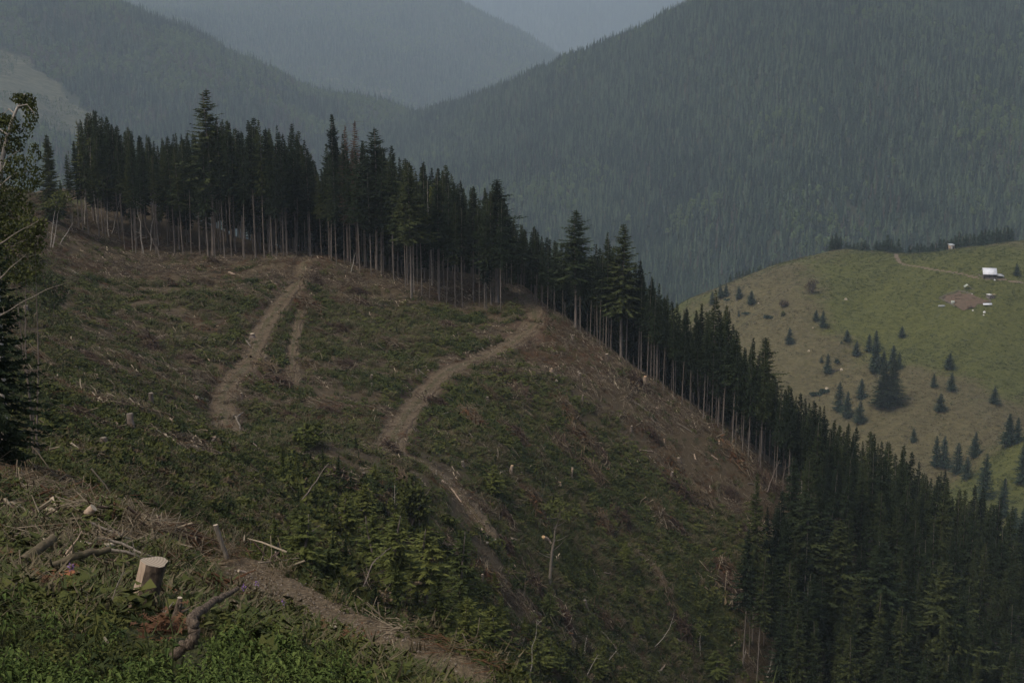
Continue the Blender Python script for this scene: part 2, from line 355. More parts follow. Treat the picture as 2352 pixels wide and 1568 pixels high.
m.col(m.mix(m.ramp(m.attr('clear'), [(.3, 0.), (.7, 1.)]), fl, cl)); m.bump(b, .6, 2.0); M['forest_floor'] = m.m
m = NT('paddock_soil'); a = m.noise(.8, 5, rough=.7); m.col(m.ramp(a, [(.3, (.078,.055,.036)), (.7, (.135,.096,.064))])); m.bump(a, .8, .2); M['paddock_soil'] = m.m

# ---------------------------------------------------------------- mesh tools
C = scn.collection
def mesh_np(name, V, Fa, mats, smooth=False, attrs=None):
    """V (n,3); Fa a list of (faces array (k,3|4), material index)"""
    me = bpy.data.meshes.new(name); V = np.asarray(V, np.float32)
    me.vertices.add(len(V)); me.vertices.foreach_set('co', V.ravel())
    tot = sum(len(f) for f, _ in Fa); loops = np.concatenate([np.asarray(f).ravel() for f, _ in Fa]).astype(np.int32)
    ls = np.concatenate([np.full(len(f), np.asarray(f).shape[1]) for f, _ in Fa])
    me.loops.add(len(loops)); me.polygons.add(tot)
    me.loops.foreach_set('vertex_index', loops)
    st = np.r_[0, np.cumsum(ls)[:-1]].astype(np.int32)
    me.polygons.foreach_set('loop_start', st)
    me.polygons.foreach_set('material_index', np.concatenate([np.full(len(f), k) for f, k in Fa]).astype(np.int32))
    if smooth: me.polygons.foreach_set('use_smooth', np.ones(tot, bool))
    for mm in mats: me.materials.append(M[mm])
    if attrs:
        for k, v in attrs.items():
            a = me.attributes.new(k, 'FLOAT', 'POINT'); a.data.foreach_set('value', np.asarray(v, np.float32).ravel())
    me.update(calc_edges=True); me.validate(); return me
def link(name, me, parent=None, coll=None, **props):
    o = bpy.data.objects.new(name, me); (coll or C).objects.link(o)
    if parent: o.parent = parent
    for k, v in props.items(): o[k] = v
    return o
def empty(name, loc, label, cat, group=None, rz=0.0, rx=0.0, ry=0.0, sc=1.0):
    o = bpy.data.objects.new(name, None); C.objects.link(o); o.location = loc; o.rotation_euler = (rx, ry, rz)
    o.scale = sc if isinstance(sc, tuple) else (sc, sc, sc); o.empty_display_size = .3
    o['label'] = label; o['category'] = cat
    if group: o['group'] = group
    return o
class Acc:
    """collects triangles and quads of several materials"""
    def __init__(s): s.V = []; s.F = []; s.n = 0
    def add(s, V, Fc, k=0):
        V = np.asarray(V, float).reshape(-1, 3); Fc = np.asarray(Fc, int)
        s.V.append(V); s.F.append((Fc+s.n, k)); s.n += len(V)
    def tris(s, A, k=0):            # A (n,3,3)
        A = np.asarray(A, float); s.add(A.reshape(-1, 3), np.arange(len(A)*3).reshape(-1, 3), k)
    def quads(s, A, k=0):
        A = np.asarray(A, float); s.add(A.reshape(-1, 3), np.arange(len(A)*4).reshape(-1, 4), k)
    def tube(s, P, rad, n=6, k=0, cap=None, jit=0, rng=None):
        P = np.asarray(P, float); rad = np.broadcast_to(np.asarray(rad, float), (len(P),))
        T = np.gradient(P, axis=0); T /= np.linalg.norm(T, axis=1, keepdims=True)+1e-9
        up = np.array([0,0,1.]) if abs(T[0][2]) < .9 else np.array([1.,0,0])
        a = np.cross(T, up); a /= np.linalg.norm(a, axis=1, keepdims=True)+1e-9; b = np.cross(T, a)
        th = np.arange(n)*2*math.pi/n; V = []
        for i in range(len(P)):
            rr = rad[i]*(1+(rng.uniform(-jit, jit, n) if jit and rng is not None else 0))
            V.append(P[i]+(np.cos(th)*rr)[:,None]*a[i]+(np.sin(th)*rr)[:,None]*b[i])
        V = np.concatenate(V); f = []
        for i in range(len(P)-1):
            for j in range(n): f.append((i*n+j, i*n+(j+1)%n, (i+1)*n+(j+1)%n, (i+1)*n+j))
        s.add(V, f, k)
        if cap is not None:
            for (i0, fl) in ((0, 1), ((len(P)-1)*n, 0)):
                Vc = np.vstack([V[i0:i0+n], V[i0:i0+n].mean(0)])
                s.add(Vc, [(j, (j+1)%n, n) if fl else ((j+1)%n, j, n) for j in range(n)], cap)
        return V
    def box(s, lo, hi, k=0, M3=None, at=(0,0,0)):
        x0,y0,z0 = lo; x1,y1,z1 = hi
        V = np.array([(x0,y0,z0),(x1,y0,z0),(x1,y1,z0),(x0,y1,z0),(x0,y0,z1),(x1,y0,z1),(x1,y1,z1),(x0,y1,z1)], float)
        if M3 is not None: V = V @ np.asarray(M3).T
        s.add(V+np.asarray(at), [(0,3,2,1),(4,5,6,7),(0,1,5,4),(1,2,6,5),(2,3,7,6),(3,0,4,7)], k)
    def mesh(s, name, mats, smooth=False): return mesh_np(name, np.concatenate(s.V), s.F, mats, smooth)

def grid_surface(name, surf, u0, u1, y0, y1, nu, nv, mat, attrf=None, lower=None):
    u = np.linspace(u0, u1, nu); Y = np.exp(np.linspace(math.log(y0), math.log(y1), nv))
    U, YY = np.meshgrid(u, Y); X = U*YY
    Z = surf.H(X, YY)
    at = attrf(X, YY, Z) if attrf else None
    if lower: Z = Z-lower(X, YY, at)
    V = np.stack([X.ravel(), YY.ravel(), Z.ravel()], 1)
    i = np.arange(nu*nv).reshape(nv, nu)
    Fq = np.stack([i[:-1,:-1].ravel(), i[:-1,1:].ravel(), i[1:,1:].ravel(), i[1:,:-1].ravel()], 1)
    me = mesh_np(name, V, [(Fq, 0)], [mat], True, at)
    return link(name, me, kind='structure')

def inpoly(P, X, Y):
    X = np.asarray(X, float); Y = np.asarray(Y, float); r = np.zeros(X.shape, bool); n = len(P)
    for i in range(n):
        x1, y1 = P[i]; x2, y2 = P[(i+1)%n]
        if y1 == y2: continue
        c = ((y1 > Y) != (y2 > Y)) & (X < (x2-x1)*(Y-y1)/(y2-y1)+x1); r ^= c
    return r
def edist(P, X, Y, closed=False):
    b = np.full(np.shape(X), 1e9)
    for i in range(len(P)-(0 if closed else 1)):
        a = np.array(P[i]); e = np.array(P[(i+1)%len(P)])-a
        t = np.clip(((X-a[0])*e[0]+(Y-a[1])*e[1])/((e*e).sum()+1e-9), 0, 1)
        b = np.minimum(b, np.hypot(X-a[0]-t*e[0], Y-a[1]-t*e[1]))
    return b
def blobs(surf, lst, X, Y, **kw):
    """soft patches: (px, py, radius in metres, weight)"""
    t = np.zeros(np.shape(X))
    for px, py, r, wgt in lst:
        p = surf.pick(px, py, fn=surf.base)
        t = t + wgt*np.exp(-(((X-p[0])**2+(Y-p[1])**2)/r**2))
    return t

# the edge of the uncut stand, walked from left to right
EDGE_PX = [(165,520),(215,545),(260,562),(330,585),(390,582),(450,588),(560,592),(650,594),(690,585),(750,612),(830,638),(900,658),(950,686),(1010,702),(1080,716),(1125,722),(1165,668),(1200,695),
           (1250,722),(1300,748),(1380,800),(1450,842),(1500,890),(1560,925),(1630,972),(1680,1045),(1760,1115),(1830,1190),(1885,1285),(1850,1345),(1760,1400),(1715,1470),(1700,1540),(1730,1600)]
EDGE = [tuple(near.pick(*p, ymin=60, fn=near.base)[:2]) for p in EDGE_PX]
STAND = EDGE + [(60,140),(160,140),(260,300),(260,520),(-260,520),(-160,330),(EDGE[0][0]-3, EDGE[0][1]+40)]
_bare = [(300,620,22,.5),(500,600,20,.35),(760,640,14,.5),(1150,790,10,.3),(1420,900,16,.55),(1500,950,14,.6),(1560,1000,14,.5),(1350,860,10,.3),(1650,1080,10,.45),(1780,1200,10,.5),(1700,1180,7,.3),
         (700,900,9,.4),(640,860,7,.3),(560,640,10,.25),(200,600,16,.4),(330,700,14,.25),(1110,1160,6,.4),(1180,1240,6,.3),(1550,1500,10,.35),(1430,1470,8,.35),(720,1000,7,.3),(1700,1480,8,.4)]
_lush = [(1450,1120,18,.3),(1560,1360,18,.35),(1350,1300,16,.3),(1620,1230,14,.25),(1250,1280,12,.25),(1500,1250,16,.25),(1650,1350,12,.2),(1400,1420,12,.2),(900,740,16,.3),(1000,780,14,.25),(760,740,12,.2),(1150,1000,16,.25),(1350,1050,14,.2),(1680,1230,10,.3),(1550,1180,10,.25),(450,740,16,.25),(520,690,14,.25),(900,860,14,.2),(600,980,6,.4),(700,1010,6,.4),(1250,1150,14,.2),(1000,950,10,.2),
         (200,1080,14,.35),(330,1130,12,.35),(500,1150,14,.3),(700,1250,14,.25),(100,930,14,.2),(600,1320,10,.3)]
def near_cover(X, Y, Z=None):
    s = X*.80+Y*.6; t = X*.6-Y*.80
    n = .51 + .65*(fbm(X/11, Y/11, 4, 101)-.5) + 1.15*(fbm(s/12, t/2.4, 3, 105)-.5) + 1.2*(fbm(X/2.6, Y/2.6, 2, 107)-.5)
    n = n - .75*blobs(near, _bare, X, Y) + blobs(near, _lush, X, Y)
    # needle litter along and under the stand
    d = edist(EDGE, X, Y); ins = inpoly(STAND, X, Y)
    n = np.where(ins, .05, n - .45*np.exp(-(d/5)**2))
    n = np.where(Y < 26, n+.35, n)
    return np.clip(n, 0, 1)
def near_attrs(X, Y, Z):
    tr = np.zeros(X.shape); bk = np.zeros(X.shape)
    for k, t in tracks.items():
        d, _ = t.dist(X, Y)
        tr = np.maximum(tr, 1-sst(t.w*.9, t.w*1.5, d))
        if k in ('upper', 'lower'): bk = np.maximum(bk, sst(t.w*1.0, t.w*1.3, d)*(1-sst(t.w*1.7, t.w*2.6, d)))
    tr = np.maximum(tr, np.clip(blobs(near, [(520,925,4.2,.85),(495,905,3.2,.7),(530,960,3.5,.7),(575,770,2.6,.6),(890,1020,3.0,.6)], X, Y), 0, 1))
    return {'cover': near_cover(X, Y), 'track': tr, 'bank': bk*.8}
ground = grid_surface('hillside', near, -.62, .62, 3.0, 520, 560, 560, 'hillside_ground', near_attrs,
                      lower=lambda X, Y, a: .10*np.clip(Y/150, .1, 1)*sst(.5, .9, a['track']))
def track_mesh(key, t, surf, name, mat='track_dirt', nw=13):
    q = t.q; T = np.gradient(q, axis=0); T /= np.linalg.norm(T, axis=1, keepdims=True); N = np.stack([T[:,1], -T[:,0]], 1)
    k = np.linspace(-1, 1, nw); V = []; n = len(q)
    for i in range(n):
        ww = t.w*(1+.45*(vn(i/3.5, 3.3, 7)-.5)+.75*(vn(i/1.1, 1.7, 9)-.5))*float(sst(-2, 7, i)*sst(-2, 9, n-1-i))
        for a in k:
            p = q[i]+N[i]*a*ww; V.append((p[0], p[1], 0))
    kk = np.abs(np.tile(k, n)); V = np.array(V); V[:,2] = surf.H(V[:,0], V[:,1]) + .03 - .16*(kk > .95)*min(1, t.w) - .09*np.exp(-((kk-.5)/.16)**2)*min(1, t.w)
    i = np.arange(n*nw).reshape(n, nw)
    Fq = np.stack([i[:-1,:-1].ravel(), i[:-1,1:].ravel(), i[1:,1:].ravel(), i[1:,:-1].ravel()], 1)
    link(name, mesh_np(name, V, [(Fq, 0)], [mat], True, {'across': kk}), kind='structure')
for k, t in tracks.items(): track_mesh(k, t, near, {'near': 'gravel_path', 'rut': 'wheel_rut'}.get(k, 'dirt_track'))

# meadow: path and paddock sit on it
mpath = Track(meadow, [(2059,576),(2060,586),(2069,600),(2096,608),(2147,620),(2215,630),(2249,642),(2300,647),(2352,656),(2420,668)], .9)
def meadow_full(X, Y, z):
    z = mb(X, Y, z); d, tz = mpath.dist(X, Y); f = 1-sst(1.2, 3.2, d); return z*(1-f)+(tz-.2)*f
meadow.bump = meadow_full
_mg = [(2150,640,60,.35),(2250,720,55,.35),(2050,740,45,.3),(2300,780,50,.3),(2100,900,30,.0),(2300,600,50,.3),(2200,800,40,.3),(1950,620,50,.15),(1700,700,60,-.2),(1800,850,60,-.3),(2000,950,60,-.3),(2200,950,60,-.25),(2300,900,60,-.2),(2340,1080,25,.45),(2100,1030,40,-.2)]
def meadow_attrs(X, Y, Z):
    d, _ = mpath.dist(X, Y)
    return {'cover': np.clip(.5+.9*(fbm(X/45, Y/45, 3, 201)-.5)+blobs(meadow, _mg, X, Y), 0, 1), 'track': (1-sst(.7, 1.5, d))*(vn(X/2, Y/2, 5) > .12)}
grid_surface('meadow_hill', meadow, .02, .62, 330, 1100, 420, 380, 'meadow_grass', meadow_attrs)

CLEAR_PX = [(-60,118),(0,126),(60,140),(130,172),(160,205),(225,252),(265,305),(200,335),(155,300),(110,285),(60,268),(-60,245)]
CLEAR = [tuple(mtn_l.pick(*p, fn=mtn_l.base)[:2]) for p in CLEAR_PX]
CLEAR2 = [tuple(mtn_m.pick(*p, fn=mtn_m.base)[:2]) for p in [(740,205),(770,196),(785,210),(745,216),(740,212),(850,222),(900,232),(898,243),(860,232)]]
CLEAR3 = [tuple(mtn_r.pick(*p, fn=mtn_r.base)[:2]) for p in [(1037,345),(1050,340),(1070,340),(1066,347),(1045,352)]]
def clr(poly, soft): return lambda X, Y, Z: {'clear': np.where(inpoly(poly, X+soft*(fbm(X/40, Y/40, 3, 9)-.5), Y+soft*(fbm(X/40, Y/40, 3, 19)-.5)), 1., 0.)}
grid_surface('right_mountain', mtn_r, -.32, .62, 1000*FR, 2750*FR, 260, 220, 'forest_floor', clr(CLEAR3, 10))
grid_surface('left_mountain', mtn_l, -.62, .0, 1050*FL, 2550*FL, 260, 220, 'forest_floor', clr(CLEAR, 50))
grid_surface('middle_mountain', mtn_m, -.62, .25, 2350*FM, 4500*FM, 240, 160, 'forest_floor', clr(CLEAR2, 60))
grid_surface('far_mountain', mtn_f, -.12, .5, 3900*FF, 6200*FF, 160, 110, 'forest_floor')
grid_surface('distant_mountain', mtn_b, -.5, .5, 5600*FB, 10500*FB, 200, 120, 'forest_floor')
# the valley floor everything stands on, out to the horizon
vz = -560
a = Acc(); a.quads([[(-7900,-900,vz),(7900,-900,vz),(7900,14500,vz),(-7900,14500,vz)]]); link('valley_ground', a.mesh('valley_ground', ['forest_floor']), kind='structure')

# ---------------------------------------------------------------- haze
a = Acc(); a.box((-8000,-1000,vz-1),(8000,14800,2400))
me = bpy.data.meshes.new('haze'); hz = bpy.data.materials.new('haze'); hz.use_nodes = True
hz.node_tree.nodes.remove(hz.node_tree.nodes['Principled BSDF'])
pv = hz.node_tree.nodes.new('ShaderNodeVolumePrincipled'); pv.inputs['Density'].default_value = HAZE
pv.inputs['Color'].default_value = (.70,.86,1.0,1); pv.inputs['Anisotropy'].default_value = 0.0
hz.node_tree.links.new(pv.outputs[0], hz.node_tree.nodes['Material Output'].inputs['Volume']); M['haze'] = hz
link('haze', a.mesh('haze', ['haze']), kind='stuff')

# ---------------------------------------------------------------- plant builders
def spruce_mesh(seed, h=24, cb=.42, rmax=2.3, dens=1.0, mats=('needles_dark',), whorl=.5, nb=6, twl=.62, gap=0, droop=1, tiers=True, pw=.85):
    """crown of a spruce as drooping branches set with small needle sprays"""
    g = np.random.default_rng(seed); T = []; z = cb*h; lean = g.uniform(0, 6.28)
    side = g.uniform(.75, 1.1, 8)
    while z < h-.15:
        t = (z-cb*h)/(h-cb*h)
        prof = (1-t)**pw * min(1, (t+.10)/.22) + .05
        irr = g.uniform(.72, 1.15)
        for b in range(nb):
            if g.random() < gap: continue
            az = g.uniform(0, 6.283); L = rmax*prof*irr*g.uniform(.7, 1.15)*side[int(az/6.284*8)]
            el = R(-14*droop + 42*t + g.uniform(-8, 8)); dr = .22*droop*(1-t)
            o = np.array([math.cos(az), math.sin(az), 0]); sd = np.array([-o[1], o[0], 0])
            nt_ = max(2, int((3+L*2.2)*dens))
            for k in range(nt_):
                s = (k+.6)/nt_*g.uniform(.9, 1.05); s = min(s, 1)
                p = o*L*s + np.array([0,0, z+L*s*math.sin(el)-dr*L*s*s+.16*L*s**4])
                w = twl*(1.15-.55*s)*(.55+.45*(1-t))*min(1, .5+L/1.6)
                sg = 1 if (k+b) % 2 else -1
                d = o*g.uniform(.45, 1.0) + sd*sg*g.uniform(.3, 1.0) + np.array([0,0,g.uniform(-.75, .10)])
                if k == nt_-1: d = o + np.array([0,0,g.uniform(-.1,.25)])
                d /= np.linalg.norm(d); q = np.cross(d, g.normal(0, 1, 3)); q /= np.linalg.norm(q)+1e-9
                bw = w*.34
                T.append([p-q*bw-d*w*.3, p+q*bw-d*w*.3, p+d*w])
        z += whorl*(1-.35*t)*g.uniform(.8, 1.2)
    for k in range(6):      # leader
        q = g.normal(0, 1, 3); q[2] = 0; q /= np.linalg.norm(q)
        T.append([(-q*.10)+[0,0,h-.9], (q*.10)+[0,0,h-.9], [0,0,h+.25]])
    a = Acc(); a.tris(T); return a.mesh('crown', list(mats))
def trunk_mesh(seed, h=24, cb=.42, r=.19, mat='spruce_bark', stubs=26, curve=.25, n=6, stublen=1.0):
    g = np.random.default_rng(seed+500); a = Acc(); k = 9
    zz = np.linspace(-1.2, h*.985, k); bx = curve*np.sin(zz/h*3.1+g.uniform(0, 6))*(zz/h); by = curve*np.sin(zz/h*2.6+g.uniform(0, 6))*(zz/h)
    rr = r*(1-np.clip(zz/h, 0, 1))**.75+.015; rr[0] *= 1.35; rr[1] *= 1.0
    a.tube(np.stack([bx, by, zz], 1), rr, n)
    for i in range(stubs):
        z = g.uniform(.05, cb+.1)*h; az = g.uniform(0, 6.283); L = stublen*g.uniform(.4, 1.5)*(.4+z/h*1.5)
        x = np.interp(z, zz, bx); y = np.interp(z, zz, by); o = np.array([math.cos(az), math.sin(az), g.uniform(-.5, .15)])
        p = np.array([x, y, z]); q = np.array([0,0,.02])
        sd = np.array([-o[1], o[0], 0])*.02
        a.tris([[p-q, p+q, p+o*L], [p-sd, p+sd, p+o*L]])
    return a.mesh('trunk', [mat])
def leafy_mesh(seed, lobes, n, leaf, mat, fold=False, hang=0):
    """lobes: (x,y,z,rx,rz); leaves on and in the lobes"""
    g = np.random.default_rng(seed); T = []
    wts = np.array([l[3]**2*l[4] for l in lobes]); wts = wts/wts.sum()
    for i in g.choice(len(lobes), n, p=wts):
        x, y, z, rx, rz = lobes[i]; v = g.normal(0, 1, 3); v /= np.linalg.norm(v); rad = g.uniform(.35, 1)**.5*g.uniform(.8, 1.12)
        p = np.array([x, y, z])+v*rad*np.array([rx, rx, rz])
        d = v*.6+g.normal(0, .6, 3); d[2] -= hang; d /= np.linalg.norm(d); q = np.cross(d, g.normal(0, 1, 3)); q /= np.linalg.norm(q)+1e-9
        s = leaf*g.uniform(.6, 1.3)
        T.append([p-q*s*.45, p+q*s*.45, p+d*s])
        T.append([p+q*s*.45, p-q*s*.45, p-d*s*.6])
    a = Acc(); a.tris(T); return a.mesh('crown', [mat])
def branchy_mesh(seed, h, r, mat, nb=14, spread=.5, curve=.6, z0=.3, up=.9, n=5, stem_top=1.0):
    g = np.random.default_rng(seed); a = Acc(); k = 10
    zz = np.linspace(-.4, h*stem_top, k); bx = curve*np.sin(zz/h*2.4+.4)*zz/h; by = curve*.5*np.sin(zz/h*3.4+1)*zz/h
    a.tube(np.stack([bx, by, zz], 1), r*(1-np.clip(zz/h, 0, 1))**.8+.01, n)
    for i in range(nb):
        z = g.uniform(z0, .95)*h*stem_top; az = g.uniform(0, 6.283); L = spread*h*(1.05-z/h)*g.uniform(.6, 1.2)
        p = np.array([np.interp(z, zz, bx), np.interp(z, zz, by), z]); o = np.array([math.cos(az), math.sin(az), up])
        t = np.linspace(0, 1, 4)[:,None]
        a.tube(p+o*L*t+np.array([0,0,.12*L])*t**2, r*.28*(1-t[:,0]*.8), 3)
    return a.mesh('trunk', [mat])

# small ground plants and litter, each a handful of faces
def stick_acc(a, g, n, L, r, spread, flat=.25, k=0, align=None, zlift=.05):
    for i in range(n):
        az = (align+g.normal(0, .35) if align is not None else g.uniform(0, 6.283)); l = L*g.uniform(.35, 1.2)
        d = np.array([math.cos(az), math.sin(az), g.normal(0, flat)]); d /= np.linalg.norm(d)
        p = np.array([g.normal(0, spread), g.normal(0, spread), zlift+abs(g.normal(0, .12*spread))+r])
        m_ = p+np.array([g.normal(0,.05)*l, g.normal(0,.05)*l, g.normal(0,.04)*l])
        a.tube([p-d*l/2, m_, p+d*l/2], [r, r*.85, r*.35], 3, k)
def tuft(seed, n, h, w, spread, mat, lean=.5):
    g = np.random.default_rng(seed); T = []
    for i in range(n):
        az = g.uniform(0, 6.283); p = np.array([g.normal(0, spread), g.normal(0, spread), -.05]); hh = h*g.uniform(.5, 1.15)
        o = np.array([math.cos(az), math.sin(az), 0]); s = np.array([-o[1], o[0], 0])*w; m_ = p+o*hh*lean*.3+np.array([0,0,hh*.65]); e = p+o*hh*lean+np.array([0,0,hh*g.uniform(.75,1)])
        T.append([p-s, p+s, m_]); T.append([m_-s*.6, m_+s*.6, e])
    a = Acc(); a.tris(T); return a.mesh('tuft', [mat])
def clump(seed, n, r, h, leaf, mat):
    g = np.random.default_rng(seed); T = []
    for i in range(n):
        th = g.uniform(0, 6.283); rr = r*math.sqrt(g.random()); z = h*(1-(rr/r)**2)*g.uniform(.35, 1.1)
        p = np.array([rr*math.cos(th), rr*math.sin(th), z]); d = np.array([math.cos(th)*.7+g.normal(0,.5), math.sin(th)*.7+g.normal(0,.5), g.normal(.15, .4)]); d /= np.linalg.norm(d)
        q = np.cross(d, [0,0,1.])+g.normal(0, .35, 3); q /= np.linalg.norm(q); s = leaf*g.uniform(.6, 1.3)
        T.append([p-q*s*.42, p+q*s*.42, p+d*s])
    a = Acc(); a.tris(T); return a.mesh('clump', [mat])
def leaf_plant(seed, h, nleaf, L, W, mat, droop=.5, pairs=True):
    """a stem with folded, pointed leaves in whorls"""
    g = np.random.default_rng(seed); a = Acc()
    lean = g.normal(0, .10, 2); zt = h
    P = [np.array([lean[0]*t*h, lean[1]*t*h, t*h-.05]) for t in np.linspace(0, 1, 5)]
    a.tube(P, [.006,.006,.005,.004,.003], 3, 0)
    for i in range(nleaf):
        t = 1-(i/nleaf)**1.2*.75; p = np.array([lean[0]*t*h, lean[1]*t*h, t*h-.05]); az = i*2.4+g.normal(0, .3)
        l = L*g.uniform(.65, 1.15)*(.6+.5*min(1, (1-t)*3+.35)); wd = W*l/L
        o = np.array([math.cos(az), math.sin(az), 0]); s = np.array([-o[1], o[0], 0]); el = g.uniform(-.15, .45)
        pt = lambda f, sd, z: p+o*(l*.35+f*l)*math.cos(el)+s*sd*wd+np.array([0,0,(l*.35+f*l)*math.sin(el)-droop*l*f*f+z])
        b0 = pt(0,0,0); m1 = pt(.35,.5,.012*L/.08); m1m = pt(.38,0,-.01*L/.08); m2 = pt(.35,-.5,.012*L/.08); n1 = pt(.72,.33,.008); nm = pt(.74,0,-.008); n2 = pt(.72,-.33,.008); tip = pt(1.12,0,-.01)
        a.tris([[b0,m1m,m1],[b0,m2,m1m],[m1m,nm,n1],[m1m,n1,m1],[m1m,n2,nm],[m1m,m2,n2],[nm,tip,n1],[nm,n2,tip]], 1)
        a.tris([[p-s*.002, p+s*.002, b0]], 0)
    return a.mesh('plant', ['dark_leaf', mat])

# ---------------------------------------------------------------- scattered ground cover
src = bpy.data.collections.new('plant_sources')
_n = [0]
def source_coll(name, meshes):
    c = bpy.data.collections.new(name)
    for i, me in enumerate(meshes):
        o = bpy.data.objects.new('%s_%02d' % (name, i), me); c.objects.link(o)
    return c
def scatter(name, meshes, P, rot, scl, idx, label, cat, kind='stuff', parent=None):
    n = len(P); me = bpy.data.meshes.new(name); me.vertices.add(n); me.vertices.foreach_set('co', np.asarray(P, np.float32).ravel())
    a = me.attributes.new('rot', 'FLOAT_VECTOR', 'POINT'); a.data.foreach_set('vector', np.asarray(rot, np.float32).ravel())
    a = me.attributes.new('scl', 'FLOAT_VECTOR', 'POINT'); s3 = np.asarray(scl, np.float32); s3 = np.repeat(s3[:,None], 3, 1) if s3.ndim == 1 else s3; a.data.foreach_set('vector', s3.ravel())
    a = me.attributes.new('idx', 'INT', 'POINT'); a.data.foreach_set('value', np.asarray(idx, np.int32))
    o = link(name, me, kind=kind)
    if label: o['label'] = label; o['category'] = cat
    t = bpy.data.node_groups.new(name, 'GeometryNodeTree')
    t.interface.new_socket('Geometry', in_out='INPUT', socket_type='NodeSocketGeometry'); t.interface.new_socket('Geometry', in_out='OUTPUT', socket_type='NodeSocketGeometry')
    N = t.nodes.new; gi = N('NodeGroupInput'); go = N('NodeGroupOutput'); ip = N('GeometryNodeInstanceOnPoints'); ci = N('GeometryNodeCollectionInfo')
    ci.inputs['Collection'].default_value = source_coll(name, meshes); ci.inputs['Separate Children'].default_value = True; ci.inputs['Reset Children'].default_value = True
    def na(nm, ty):
        x = N('GeometryNodeInputNamedAttribute'); x.data_type = ty; x.inputs[0].default_value = nm
        return next(q for q in x.outputs if q.enabled and q.name == 'Attribute')
    er = N('FunctionNodeEulerToRotation')
    L = t.links.new
    L(gi.outputs[0], ip.inputs['Points']); L(ci.outputs[0], ip.inputs['Instance']); ip.inputs['Pick Instance'].default_value = True
    L(na('idx', 'INT'), ip.inputs['Instance Index']); L(na('rot', 'FLOAT_VECTOR'), er.inputs[0]); L(er.outputs[0], ip.inputs['Rotation']); L(na('scl', 'FLOAT_VECTOR'), ip.inputs['Scale'])
    L(ip.outputs[0], go.inputs[0])
    md = o.modifiers.new('scatter', 'NODES'); md.node_group = t
    return o
rng = np.random.default_rng(7)
def normals(surf, X, Y, e=.6):
    zx = (surf.H(X+e, Y)-surf.H(X-e, Y))/(2*e); zy = (surf.H(X, Y+e)-surf.H(X, Y-e))/(2*e); return zx, zy
def tilt(zx, zy, amt=1.0, spin=None):
    """euler that leans z toward the surface normal after a spin about z"""
    n = len(zx); out = np.zeros((n, 3)); sp = rng.uniform(0, 6.283, n) if spin is None else spin
    # local lean expressed in the spun frame: R = Rlean * Rz(sp); approximate euler XYZ
    ax = zy*amt; ay = -zx*amt
    nx, ny = -zx*amt, -zy*amt
    # desired normal in world: (nx,ny,1); euler XYZ applies X, then Y, then Z(spin)
    c, s = np.cos(-sp), np.sin(-sp); lx = nx*c-ny*s; ly = nx*s+ny*c
    out[:,1] = np.arctan(lx); out[:,0] = -np.arctan(ly*np.cos(out[:,1])); out[:,2] = sp
    return out
def near_points(dens_fn, y0, y1, umax=.43, pmax=6):
    """points spread over the ground by area with the wanted density per square metre"""
    pts = []
    ys = np.exp(np.linspace(math.log(y0), math.log(y1), 24))
    for a_, b_ in zip(ys[:-1], ys[1:]):
        area = umax*(b_*b_-a_*a_); d = dens_fn(.5*(a_+b_)); n = int(area*d)
        Y = np.sqrt(rng.uniform(a_*a_, b_*b_, n)); X = rng.uniform(-umax, umax, n)*Y
        pts.append(np.stack([X, Y], 1))
    P = np.concatenate(pts); return P[:,0], P[:,1]
# which ground the camera side can see at all (coarse): running horizon over distance for each direction
_us = np.linspace(-.5, .5, 260); _Ys = np.exp(np.linspace(math.log(4), math.log(420), 420))
_UU, _YY = np.meshgrid(_us, _Ys); _rr = near.H(_UU*_YY, _YY)/_YY; _hor = np.maximum.accumulate(_rr, 0)
def seen(X, Y, Z, slack=.012):
    iu = np.clip(np.round((X/Y+.5)*259).astype(int), 0, 259); iy = np.clip(np.searchsorted(_Ys, Y*.97)-1, 0, 419)
    return Z/Y > _hor[iy, iu]-slack - 1.2/Y*0

X, Y = near_points(lambda y: 9 if y < 30 else (6.5 if y < 70 else (5.0 if y < 150 else 3.6)), 14, 275)
Z = near.H(X, Y); k = seen(X, Y, Z); X, Y, Z = X[k], Y[k], Z[k]
cov = near_cover(X, Y); tr = np.full(X.shape, 99.)
for t in tracks.values(): tr = np.minimum(tr, t.dist(X, Y)[0]/t.w)
ins = inpoly(STAND, X, Y)
pr = np.clip((cov-.30)/.32, .06, 1)*np.where(tr < 1.25, .015, 1)*np.where(tr < 2.0, .35 if False else .7, 1)
k = (rng.random(len(X)) < pr) & ~(ins & (edist(EDGE, X, Y) > 3)); X, Y, Z = X[k], Y[k], Z[k]
zx, zy = normals(near, X, Y)
W_ = [clump(1, 34, .42, .42, .20, 'weed_leaf'), clump(2, 34, .50, .30, .18, 'dark_leaf'), clump(3, 40, .34, .5, .18, 'leaves_shrub'), tuft(4, 20, .55, .035, .16, 'green_grass'), tuft(5, 22, .6, .03, .18, 'dry_grass'), clump(6, 30, .45, .25, .16, 'dark_leaf'), clump(7, 30, .3, .3, .15, 'bright_leaf')]
sp = fbm(X/9, Y/9, 3, 301); r_ = rng.random(len(X))
idx = np.where(sp+.25*(r_-.5) < .40, rng.choice([1,5,1,3,2], len(X)), np.where(sp+.25*(r_-.5) < .54, rng.choice([0,2,1,3,5,4], len(X)), np.where(sp+.3*(r_-.5) < .64, rng.choice([3,4,0,5], len(X)), rng.choice([4,4,3,0], len(X)))))
scl = rng.uniform(.5, 1.5, len(X))*np.clip(.60+Y/260, .6, 1.4)
scatter('ground_cover', W_, np.stack([X, Y, Z], 1), tilt(zx, zy, .7), scl, idx, 'low weeds, grass and brambles spreading over the cleared hillside', 'ground cover')

